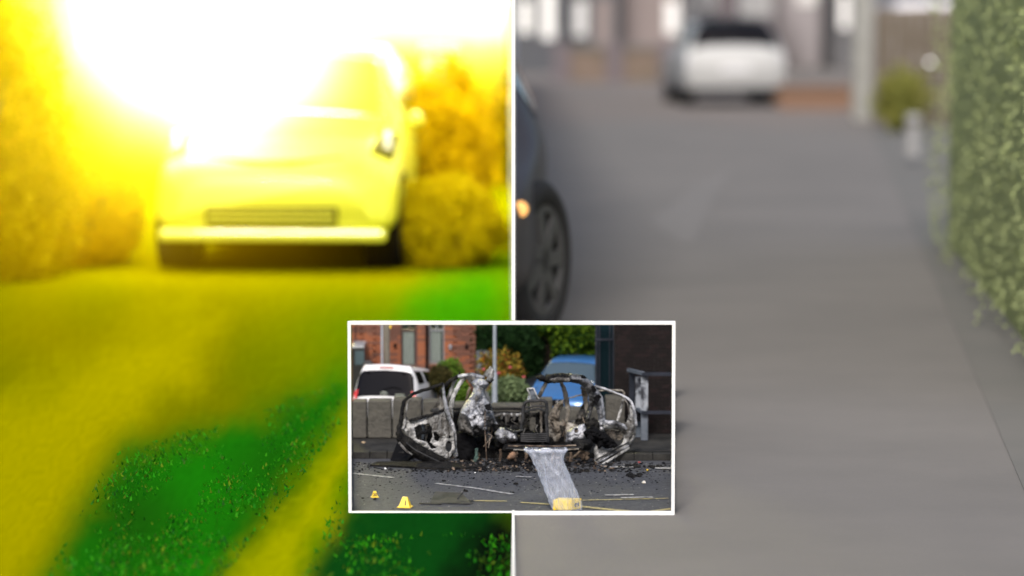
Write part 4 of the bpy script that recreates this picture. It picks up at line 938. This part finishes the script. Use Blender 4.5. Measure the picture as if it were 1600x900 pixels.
bm_ = bpy.data.materials.new('clear_plastic'); bm_.use_nodes = True; n = bm_.node_tree.nodes; l = bm_.node_tree.links; b_ = n['Principled BSDF']
b_.inputs['Base Color'].default_value = (.74,.79,.92,1); b_.inputs['Roughness'].default_value = .18; tc = n.new('ShaderNodeTexCoord')
nn_ = n.new('ShaderNodeTexNoise'); nn_.inputs['Scale'].default_value = 20; nn_.inputs['Detail'].default_value = 6; nn_.inputs['Distortion'].default_value = 1.6
mp = n.new('ShaderNodeMapping'); mp.inputs['Scale'].default_value = (1.6,1,.45); mp.inputs['Rotation'].default_value = (0,R(-24),0); l.new(tc.outputs['Object'], mp.inputs[0]); l.new(mp.outputs[0], nn_.inputs['Vector'])
rp = n.new('ShaderNodeValToRGB'); rp.color_ramp.elements[0].position = .50; rp.color_ramp.elements[0].color = (.12,.12,.12,1); rp.color_ramp.elements[1].position = .80; rp.color_ramp.elements[1].color = (.42,.42,.42,1)
l.new(nn_.outputs['Fac'], rp.inputs[0]); tr = n.new('ShaderNodeBsdfTransparent'); tr.inputs[0].default_value = (.93,.95,1,1); mx = n.new('ShaderNodeMixShader')
bpn = n.new('ShaderNodeBump'); bpn.inputs['Strength'].default_value = 1; bpn.inputs['Distance'].default_value = .02; l.new(nn_.outputs['Fac'], bpn.inputs['Height']); l.new(bpn.outputs[0], b_.inputs['Normal'])
lw_ = n.new('ShaderNodeLayerWeight'); lw_.inputs[0].default_value = .35; l.new(bpn.outputs[0], lw_.inputs['Normal']); ad = n.new('ShaderNodeMath'); ad.operation = 'ADD'; ad.use_clamp = True; fm_ = n.new('ShaderNodeMath'); fm_.operation = 'MULTIPLY'; fm_.inputs[1].default_value = .6; l.new(lw_.outputs['Facing'], fm_.inputs[0]); l.new(fm_.outputs[0], ad.inputs[0]); l.new(rp.outputs[0], ad.inputs[1]); l.new(ad.outputs[0], mx.inputs[0]); l.new(tr.outputs[0], mx.inputs[1]); l.new(b_.outputs[0], mx.inputs[2]); l.new(mx.outputs[0], n['Material Output'].inputs[0])
secs = [(286,185,515,.022),(292,160,538,.030),(312,168,533,.028),(335,200,514,.018),(385,228,506,.018),(420,244,514,.022),(470,268,540,.026),(560,300,578,.030),(640,335,612,.032),(720,362,650,.034),(770,385,662,.034),(805,398,668,.032),(822,402,672,.028)]
mb = MB(); vs = []; fs = []; NB = 40
for i, (y, xl, xr, dp) in enumerate([spline(secs, k/4) for k in range((len(secs)-1)*4+1)]):
    L_ = D(*ZB(xl, y), c.y+.012); R_ = D(*ZB(xr, y), c.y+.012); m_ = (L_+R_)/2; hw = (R_.x-L_.x)/2*(1+.05*noise.noise(Vector((0,y*.03,4)))+.04*noise.noise(Vector((3,y*.09,4))))
    for k in range(NB):
        t = 2*math.pi*k/NB; wv = 1+.16*math.sin(5*t+y*.012)+.12*math.sin(9*t-y*.02)+.10*noise.noise(Vector((t*3,y*.02,1))); 
        zz = m_.z+(.0035*math.sin(3*t)+.002*math.sin(7*t))*(1 if i < 4 else 0)
        vs.append((m_.x+hw*math.cos(t), m_.y+.01+dp*1.15*math.sin(t)*wv, max(zz, GZ+.002)))
    if i:
        for k in range(NB): fs.append(((i-1)*NB+k, (i-1)*NB+(k+1)%NB, i*NB+(k+1)%NB, i*NB+k))
fs.append(tuple(i_ for i_ in range(len(vs)-NB, len(vs))))
mb.add(vs, fs); bag = mb.build('evidence_bag', bm_, None, org=c, smooth=True); tag(bag, 'tall crumpled clear plastic evidence bag standing before the burnt-out car', 'bag')

# ---------------------------------------------------------------- cars behind the wall
HS = .172
hy = 12.42; hx = D(599, 640, hy).x
AYGO = [(0,.25,.60,.62,.55,.46),(.12,.2,.72,.76,.64,.58),(.45,.2,.83,.80,.68,.70),(.95,.2,.96,.80,.68,.84),(1.55,.2,1.20,.81,.60,.88),(2.2,.2,1.31,.81,.62,.90),
        (2.95,.2,1.40,.81,.62,.92),(3.16,.2,1.40,.80,.61,.93),(3.38,.2,.76,.79,.72,.67),(3.46,.3,.64,.75,.64,.5)]
hrz = math.pi+R(-15); HLn = 3.46*HS
hc, HSf, hp = car('car', (hx+HLn*math.sin(hrz), hy-HLn*math.cos(hrz), GZ+.004), hrz, HS, AYGO, M['carwhite'], M['glassk'], 'white hatchback parked behind the concrete blocks', rear=(7.18, 8.1), shape='aygo', tail=(7.72, 8.3, 2.9, 4.35), side=((3.7,5.3),(5.5,6.5)), wheels=(.6,2.85))
def rp_(a, b, off): p = HSf(a, b, off); return p
p = HSf(7.06, 6, .012); mb = MB(); mb.box((-.17,p.y-.02,p.z-.012),(.17,p.y+.02,p.z+.012)); mb.build('brake_light', M['red'], hc)
for sg in (-1, 1):
    p = HSf(7.2, 5.0, .01); mb = MB(); mb.box((sg*.44-.03,p.y-.02,p.z-.05),(sg*.44+.03,p.y+.05,p.z+.01)); mb.build('hinge', M['soot'], hc)
p = HSf(7.98, 6, .03)
mb = MB()
def torus(mb, c, rx, rz, r, n=28):
    mb.tube([(c[0]+rx*math.cos(6.2832*k/n), c[1], c[2]+rz*math.sin(6.2832*k/n)) for k in range(n+1)], r, 6)
torus(mb, (0,p.y,p.z), .085, .055, .009); torus(mb, (0,p.y,p.z+.018), .06, .024, .007); torus(mb, (0,p.y,p.z+.005), .026, .048, .007)
mb.build('emblem', M['chrome'], hc)
text_mesh('badge_lettering', 'aygo', .12, M['chrome'], Matrix.Translation((-.40,p.y+.01,p.z-.01)) @ Matrix.Rotation(math.pi,4,'Z') @ Matrix.Rotation(math.pi/2,4,'X'), hc)
mb = MB(); mb.tube([(0.05,p.y+.01,p.z+.10),(-.2,p.y-.03,p.z+.17),(-.42,p.y-.02,p.z+.13)], .009, 6); mb.build('wiper', M['soot'], hc)
clip_right(hc, 1, 549)
# black off-roader cut by the frame
sy = 12.75; e = wthing('off_road_car', (D(558,600,sy).x, sy, 0), 'black off-roader with a spare wheel cut by the frame\'s left edge', 'car')
A = D(549.5,560,sy); B = D(570.5,542,sy)
mb = MB(); mb.box((A.x,sy,.05),(B.x,sy+.28,B.z)); mb.build('body', M['cardark'], e, bevel=.006)
mb = MB(); mb.box((A.x,sy-.004,B.z-.006),(B.x-.004,sy+.28,B.z+.004)); mb.build('roof', mat('grey_roof', (.25,.26,.28), .4), e, bevel=.003)
a_ = D(555,570,sy); b2 = D(569,548,sy); mb = MB(); mb.box((a_.x,sy-.003,a_.z),(b2.x,sy-.0005,b2.z)); mb.build('rear_window', M['glassb'], e)
q = D(575,572,sy-.02); mb = MB(); mb.lathe([(-.012,.006),(-.014,.02),(-.008,.024),(.008,.024),(.014,.02),(.012,.006)], 20, 'y', q); mb.build('spare_wheel', M['tyre'], e, smooth=True)
for a3 in (555,566):
    q = D(a3,640,sy); mb = MB(); mb.lathe([(-.012,.02),(-.014,.034),(-.008,.04),(.008,.04),(.014,.034),(.012,.02)], 20, 'x', (q.x,sy+.04,.062)); mb.build('wheel', M['tyre'], e)
# blue car, front to us, and a dark one beside it
by = 12.36; bx = D(872,600,by).x
BLUE = [(0,.25,.55,.62,.55,.44),(.12,.2,.68,.80,.70,.55),(.5,.2,.82,.85,.74,.70),(1.05,.2,.96,.86,.74,.85),(1.75,.2,1.38,.86,.60,.93),(2.4,.2,1.44,.86,.60,.94),(3.2,.2,1.38,.86,.58,.94),(3.5,.2,1.2,.84,.58,.93),(3.75,.22,.95,.8,.66,.85),(3.85,.3,.82,.72,.6,.65)]
bc, BS, _ = car('car', (bx, by, GZ+.016), R(-12), .166, BLUE, M['carblue'], M['glassb'], 'bright blue car facing us behind the wreck', head=(1.0,2.1,2.7,3.6), headm=M['clear'], wheels=(.7,3.1))
p = BS(1.0, 6, .02); mb = MB(); mb.box((-.16,-.04,.50),(.16,.05,.66)); bd = mb.build('badge_plate', M['soot'], bc, bevel=.03)
mb = MB(); mb.tube([(-.03,-.055,.53),(.0,-.055,.58),(-.02,-.055,.62),(.03,-.055,.65)], [.02,.022,.016,.008], 6); mb.tube([(.0,-.055,.59),(.06,-.055,.60)], [.014,.006], 6); mb.tube([(.0,-.055,.56),(.05,-.055,.54)], [.012,.006], 6); mb.build('emblem', M['chrome'], bd)
mb = MB(); mb.box((-.5,-.02,.26),(.5,.06,.40)); mb.build('lower_grille', M['soot'], bc, bevel=.03)
clip_right(bc, -1, 936)
dy = 12.62; dx = D(812,600,dy).x
dc, DS, _ = car('car', (dx, dy, GZ+.025), R(-58), .165, BLUE, M['cardark'], M['glassb'], 'dark blue car half hidden left of the bright blue car', head=(1.0,2.1,2.7,3.6), wheels=(.7,3.1))
clip_right(dc, -1, 905)

# ---------------------------------------------------------------- brick house
hY = 12.95
hs = wthing('brick_house', (D(645,600,hY).x, hY, 0), 'orange brick house with tall windows behind the white hatchback', 'house')
A = D(548.5,506,hY); B = D(743,506,hY); zt2 = A.z-.001
WIN = [(626.5,652,D(600,573,hY).z),(670.5,694,D(600,568,hY).z)]
gaps = [(D(a,506,hY).x, D(b,506,hY).x, z) for a, b, z in WIN]
def solid(x0, x1, zc_):                              # the stretches of wall at height zc_
    out = [(x0, x1)]
    for a, b, z in gaps:
        if zc_ > z: out = [q for s0, s1 in out for q in ((s0, min(s1, a)), (max(s0, b), s1)) if q[1]-q[0] > .002]
    return out
xs = [A.x]+[v for a, b, _ in gaps for v in (a, b)]+[B.x]
mb = MB()
for i in range(len(xs)-1):
    top_ = zt2 if i % 2 == 0 else gaps[i//2][2]
    mb.box((xs[i], hY, 0), (xs[i+1], hY+.1, top_))
mb.build('wall', M['mortar'], hs)
BH = .0122; BW = .036; cnt = 0; extra = [MB(), MB(), MB()]; cache = {}; zc = .19; row = 0
zmin_v = D(600,640,hY).z
zc = zmin_v
bricks = []
while zc < zt2-.004:
    h = min(BH*.86, zt2-zc)
    for s0, s1 in solid(A.x, B.x, zc+h/2):
        x = s0-(BW/2 if row % 2 else 0)
        while x < s1:
            xa = max(x, s0)+.0006; xb = min(x+BW, s1)-.0012
            if xb-xa > .004: bricks.append((xa, xb, zc, h))
            x += BW
    zc += BH; row += 1
bricks.sort(key=lambda q: -(q[1]-q[0])*(1 if q[2] > D(600,575,hY).z else .3))
for k, (xa, xb, zc, h) in enumerate(bricks):
    px_mid = 800+((xa+xb)/2)/hY*FPX
    proud = .012 if (548 < px_mid < 563 or 586 < px_mid < 626 or 710 < px_mid < 735) else .003
    orange = D(600,525,hY).z > zc > D(600,570,hY).z and not px_mid > 712 or (px_mid < 563 and zc < D(600,520,hY).z)
    mi = random.choices((0,1,2), (8,1,2) if orange else (2,5,4))[0]; mm = ('brickA','brickB','brickC')[mi]
    if k < 300:
        key = (round(xb-xa, 3), round(h, 4), mm, proud)
        if key not in cache:
            q = MB(); q.box((0,-proud,0),(xb-xa,.004,h)); cache[key] = q.mesh('brick', M[mm])
        o = bpy.data.objects.new('brick', cache[key]); link(o, hs); o.location = Vector((xa, hY+random.uniform(-.0008,.0006), zc))-hs.location
    else: extra[mi].box((xa,hY-proud,zc),(xb,hY+.004,zc+h))
for i, q in enumerate(extra):
    if q.v: q.build('bricks', M[('brickA','brickB','brickC')[i]], hs, kind='stuff')
for i, ((a, b, z), fm) in enumerate(zip(gaps, ('maroon','gframe'))):
    wn = MB(); t = .006; y0 = hY+.012
    wn.box((a,y0,z),(a+t,y0+.014,zt2)); wn.box((b-t*(1.8 if i == 0 else 1),y0,z),(b,y0+.014,zt2)); wn.box((a+t,y0,z),(b-t,y0+.014,z+t)); zz = D(600,518,hY).z; wn.box((a+t,y0,zz),(b-t,y0+.014,zz+.008))
    wn.box(((a+b)/2-.003,y0,zz+.008),((a+b)/2+.003,y0+.014,zt2))
    wo = wn.build('window', M[fm], hs)
    q = MB(); q.box((a+t,y0+.010,z+t),(b-t,y0+.012,zt2)); q.build('pane', M['pane'], wo)
    zz2 = z+t+.003; sl = None
    while zz2 < zz-.004:
        if sl is None: q = MB(); q.add([(a+t+.002,0,0),(a+(b-a)*.78,0,0),(a+(b-a)*.78,.003,.0032),(a+t+.002,.003,.0032)],[(0,1,2,3)]); sl = q.mesh('blind_slat', M['blind'], (hs.location.x,0,0))
        o = bpy.data.objects.new('blind_slat', sl); link(o, wo); o.location = (0, y0+.004-hs.location.y, zz2); zz2 += .0054
    q = MB(); q.box((a-.004,hY-.012,z-.010),(b+.004,hY+.02,z-.001)); q.build('sill', M['concrete'], wo)
p = D(667,560,hY-.015); q = MB(); q.tube([(p.x,hY-.018,.05),(p.x,hY-.018,zt2)], .006, 8); q.build('drainpipe', M['soot'], hs)
p = D(555.5,560,hY-.02); q = MB(); q.tube([(p.x,hY-.02,D(600,540,hY).z),(p.x,hY-.02,zt2)], .003, 8); q.build('drainpipe', M['maroon'], hs)
for px, py, m in ((617.5,539,'soot'),(729,540.5,'soot'),(703.5,541,'steel')):
    p = D(px,py,hY-.015); q = MB(); q.lathe([(-.012,.001),(-.012,.006),(.0,.007),(.014,.007)], 12, 'y', (p.x,hY-.012,p.z)); q.box((p.x-.004,hY-.018,p.z-.014),(p.x+.004,hY-.006,p.z+.002)); q.build('wall_lamp', M[m], hs)
p = D(742,560,hY); q = MB(); q.box((p.x-.024,hY-.006,.05),(p.x-.003,hY-.0035,zt2-.001)); 
# poles
py0 = 12.70
p = D(604,560,py0); pa = wthing('telegraph_pole', (p.x,py0,0), 'weathered wooden telegraph pole in front of the brick house', 'pole')
q = MB(); q.tube([(p.x,py0,GZ),(p.x+.001,py0,.2),(p.x,py0,D(604,505.5,py0).z)], [.0145,.014,.0135], 14); q.build('shaft', M['wood'], pa, smooth=True)
y_ = D(610,510,py0-.02); q = MB(); q.box((y_.x-.003,py0-.022,y_.z-.007),(y_.x+.003,py0-.014,y_.z+.004)); q.build('tag', M['yellow'], pa)
p = D(597,560,py0); q = MB(); q.tube([(p.x,py0-.01,GZ),(p.x,py0-.01,D(604,505.5,py0-.01).z)], .0038, 8); thing1('cable_conduit', q, M['steel'], (p.x,py0,0), 'thin grey steel pipe left of the wooden pole', 'pipe', smooth=True)
ly = 12.30; p = D(773,600,ly); e = wthing('lamp_post', (p.x,ly,0), 'slim grey steel lamp post above the wreck', 'lamp post')
z_mid = D(773,582,ly).z; q = MB(); q.lathe([(GZ,.0115),(z_mid-.01,.0112),(z_mid+.004,.0082)], 18, 'z', (p.x,ly,0)); q.build('base_section', M['steel'], e, smooth=True)
q = MB(); q.lathe([(z_mid+.004,.0080),(D(773,505.3,ly).z,.0072)], 18, 'z', (p.x,ly,0)); q.build('shaft', M['steel'], e, smooth=True)

# ---------------------------------------------------------------- plants in the frame
def fbush(name, px, py, d, rx, ry, m, n, size, label, cat='bush', rd=.10, group='plants behind the wreck', **k):
    c_ = D(px, py, d); s_ = d/FPX; return bush(name, (c_.x, c_.y, c_.z), (rx*s_, rd, ry*s_), m, n, size, label, cat, group=group, zmin=max(GZ, .03), stem=k.pop('stem', True), **k)
fbush('shrub', 703, 602, 12.72, 26, 44, M['lf_lime'], 5200, .006, 'bright lime green rounded shrub beside the brick house', rd=.07, lump=.15)
fbush('shrub', 688, 592, 12.60, 20, 22, M['lf_brown'], 2400, .006, 'dark brown-green shrub in front of the lime shrub', rd=.05)
fbush('shrub', 722, 622, 12.50, 14, 30, M['lf_lime'], 2200, .006, 'small lime shrub seen through the left window pillar', rd=.05)
fbush('shrub', 795, 612, 12.45, 30, 24, M['lf_pale'], 4200, .007, 'pale silvery green shrub right of the lamp post', rd=.07)
gb = fbush('shrub', 780, 580, 12.66, 36, 34, M['lf_gold'], 2000, .008, 'straggly yellow autumn rose shrub with red hips', rd=.06, shell=.2, lump=.5)
mb = MB()
for px, py in ((818.5,589),(808,604),(762,588),(779,583),(756,577),(797,574)):
    p = D(px,py,12.57); mb2 = MB(); mb2.lathe([(-.007,.001),(-.004,.006),(0,.0075),(.004,.006),(.006,.002)], 10, 'z', p); mb2.build('rose', M['redbit'], gb, org=gb.location, smooth=True)
fbush('shrub', 815, 640, 12.3, 26, 14, M['lf_dark'], 1500, .006, 'low dark plants at the foot of the blue car', rd=.05, stem=False)
def ftree(px, py, d, rx, ry, m, n, size, label, rd=.16, **k):
    c_ = D(px, py, d); s_ = d/FPX; e = wthing('tree', (c_.x, d, GZ), label, 'tree', 'trees behind the wreck')
    zmax = lambda y: CAMH-(CAMH-D(800,506,d).z)*y/d
    pk = ell_pick(c_, (rx*s_, rd, ry*s_), .35, .3, 3)
    def pick():
        while True:
            q = pk()
            if q.z+size*.8 < zmax(q.y) and q.z > GZ and abs(q.x) < q.y*251/FPX: return q
    leaves(n, pick, size, m, 'crown', e, e.location)
    mb = MB(); mb.tube([(c_.x,d,GZ),(c_.x+.01,d,.15),(c_.x-.01,d,.30)], [.022,.017,.010], 8, jit=.1)
    for k in range(4):
        a = k*1.6+.4; mb.tube([(c_.x,d,.14+.03*k),(c_.x+math.cos(a)*rx*s_*.5,d+math.sin(a)*.07,.22+.03*k)], [.009,.004], 6)
    mb.build('trunk', M['bark'], e); return e
ftree(775, 535, 13.05, 44, 68, M['lf_dark'], 9000, .0075, 'dense dark green conifer right of the brick house')
ftree(822, 545, 13.10, 30, 66, M['lf_dark'], 6000, .0075, 'dark conifer left of the tan building')
ftree(905, 530, 12.98, 46, 58, M['lf_mid'], 8000, .009, 'leafy tree with bright yellow-green sprays behind the blue car')
ftree(868, 500, 13.08, 32, 30, M['lf_mid'], 3000, .009, 'small leafy tree overhanging the tan building')
a = D(838,560,13.22); b = D(866,528,13.22); e = wthing('house', ((a.x+b.x)/2,13.22,0), 'tan building glimpsed between the trees', 'house')
q = MB(); q.box((a.x,13.22,.03),(b.x,13.3,D(850,515,13.22).z)); q.build('wall', M['tan'], e)
q = MB(); q.box((a.x-.004,13.195,D(850,533,13.2).z),(b.x+.004,13.3,D(850,530,13.2).z)); q.build('ledge', M['bark'], e)
q = MB(); q.tube([(a.x+.004,13.205,.03),(a.x+.004,13.205,D(850,545,13.2).z)], .006, 8); q.build('corner_post', M['gframe'], e)
e = wthing('fence', (D(755,560,12.9).x,12.9,0), 'short grey board fence beside the brick house corner', 'fence')
for px in range(745, 772, 5):
    a = D(px,548,12.9); q = MB(); q.box((a.x,12.9,.03),(a.x+.0115,12.906,a.z+random.uniform(-.003,.003))); q.build('board', M['fence'], e)
q = MB(); q.box((D(745,560,12.9).x,12.907,.22),(D(772,560,12.9).x,12.915,.235)); q.build('rail', M['fence'], e)

# ---------------------------------------------------------------- mesh gate, dark wall, burnt cabinet
gy = 12.30; e = wthing('mesh_gate', (D(945,600,gy).x,gy,0), 'dark teal mesh gate panel beside the dark brick wall', 'gate')
zt3 = D(800,505.8,gy).z
for px, wd in ((931.5,.009),(936.5,.005),(952.5,.005),(958,.007)):
    a = D(px,600,gy); q = MB(); q.box((a.x-wd/2,gy-.012,GZ),(a.x+wd/2,gy,zt3)); q.build('post', M['navy'], e)
for py in (530, 620):
    a = D(930,py,gy); b = D(959,py,gy); q = MB(); q.box((a.x,gy-.016,a.z-.004),(b.x,gy-.0125,a.z+.004)); q.build('rail', M['navy'], e)
q = MB(); a = D(931,600,gy); b = D(959,600,gy); h_ = zt3-GZ; stp = .0085; k = -h_
while k < (b.x-a.x):
    for sg in (1, -1):
        pts = []
        for t in (0, h_):
            pts.append((k+t if sg == 1 else k+h_-t, t))
        (x0_, z0_), (x1_, z1_) = pts
        lo_ = max(0, min(x0_, x1_)); hi_ = min(b.x-a.x, max(x0_, x1_))
        if hi_-lo_ > .002:
            f_ = lambda x: z0_+(z1_-z0_)*(x-x0_)/(x1_-x0_)
            q.tube([(a.x+lo_,gy+.003*sg,GZ+f_(lo_)),(a.x+hi_,gy+.003*sg,GZ+f_(hi_))], .0008, 4)
    k += stp
q.build('wire_mesh', M['teal'], e)
q = MB(); q.box((a.x,gy+.03,GZ),(b.x,gy+.034,zt3-.001)); q.build('screen', M['teal'], e)
wy = 12.12; dw = wthing('brick_wall', (D(1005,700,wy).x,wy,0), 'tall soot-dark brick wall at the right of the frame', 'wall')
A = D(960.5,506,wy); B = D(1050.5,506,wy); ztw = A.z-.002
q = MB(); q.box((A.x,wy,GZ),(B.x,wy+.08,ztw)); q.build('wall', M['dmortar'], dw)
zc = GZ+.022; row = 0; bw = .0315; bh = .0178; cache = {}
while zc < ztw-.003:
    h = min(bh*.93, ztw-zc); x = A.x-(bw/2 if row % 2 else 0)
    while x < B.x:
        xa = max(x, A.x); xb = min(x+bw-.0012, B.x)
        if xb-xa > .003:
            mm = random.choice(('dbrickA','dbrickA','dbrickB')); key = (round(xb-xa,3), round(h,4), mm)
            if key not in cache: r_ = MB(); r_.box((0,-.002,0),(xb-xa,.004,h)); cache[key] = r_.mesh('brick', M[mm])
            o = bpy.data.objects.new('brick', cache[key]); link(o, dw); o.location = Vector((xa,wy+random.uniform(-.0006,.0006),zc))-dw.location
        x += bw
    zc += bh; row += 1
cb = wthing('metal_barrier', (D(1005,700,11.9).x,11.9,GZ), 'scorched navy metal barrier with peeling pale paint before the dark wall', 'barrier')
def zbar(name, pts, wx, wz, m, d0, d1): 
    q = MB(); q.obox(D(*Z4(*pts[0]),d0), D(*Z4(*pts[1]),d1), wx, wz); return q.build(name, m, cb, org=cb.location)
def zbox(name, x0, y0, x1, y1, d, dp, m):
    a = D(*Z4(x0,y1),d); b = D(*Z4(x1,y0),d); q = MB(); q.box((a.x,d,max(a.z,GZ+.021)),(b.x,d+dp,b.z)); return q.build(name, m, cb, org=cb.location)
zbar('top_rail', [(488,42),(610,72)], .014, .013, M['bluegrey'], 12.05, 11.90); zbox('top_rail', 600, 64, 849, 92, 11.895, .014, M['navy'])
zbox('lower_rail', 596, 384, 849, 408, 11.895, .014, M['navy']); zbar('lower_rail', [(540,355),(610,392)], .012, .012, M['bluegrey'], 12.03, 11.90)
zbox('post', 493, 62, 540, 410, 12.03, .02, M['navy']); zbox('post', 590, 92, 650, 384, 11.915, .012, M['peel']); zbox('peeling_panel', 545, 100, 592, 372, 11.99, .012, M['peel'])
zbox('post', 590, 408, 648, 705, 11.915, .02, M['bluegrey']); zbox('post', 522, 405, 588, 705, 12.0, .02, M['bluegrey'])
zbox('scorched_gap', 545, 395, 590, 470, 11.97, .01, M['soot'])
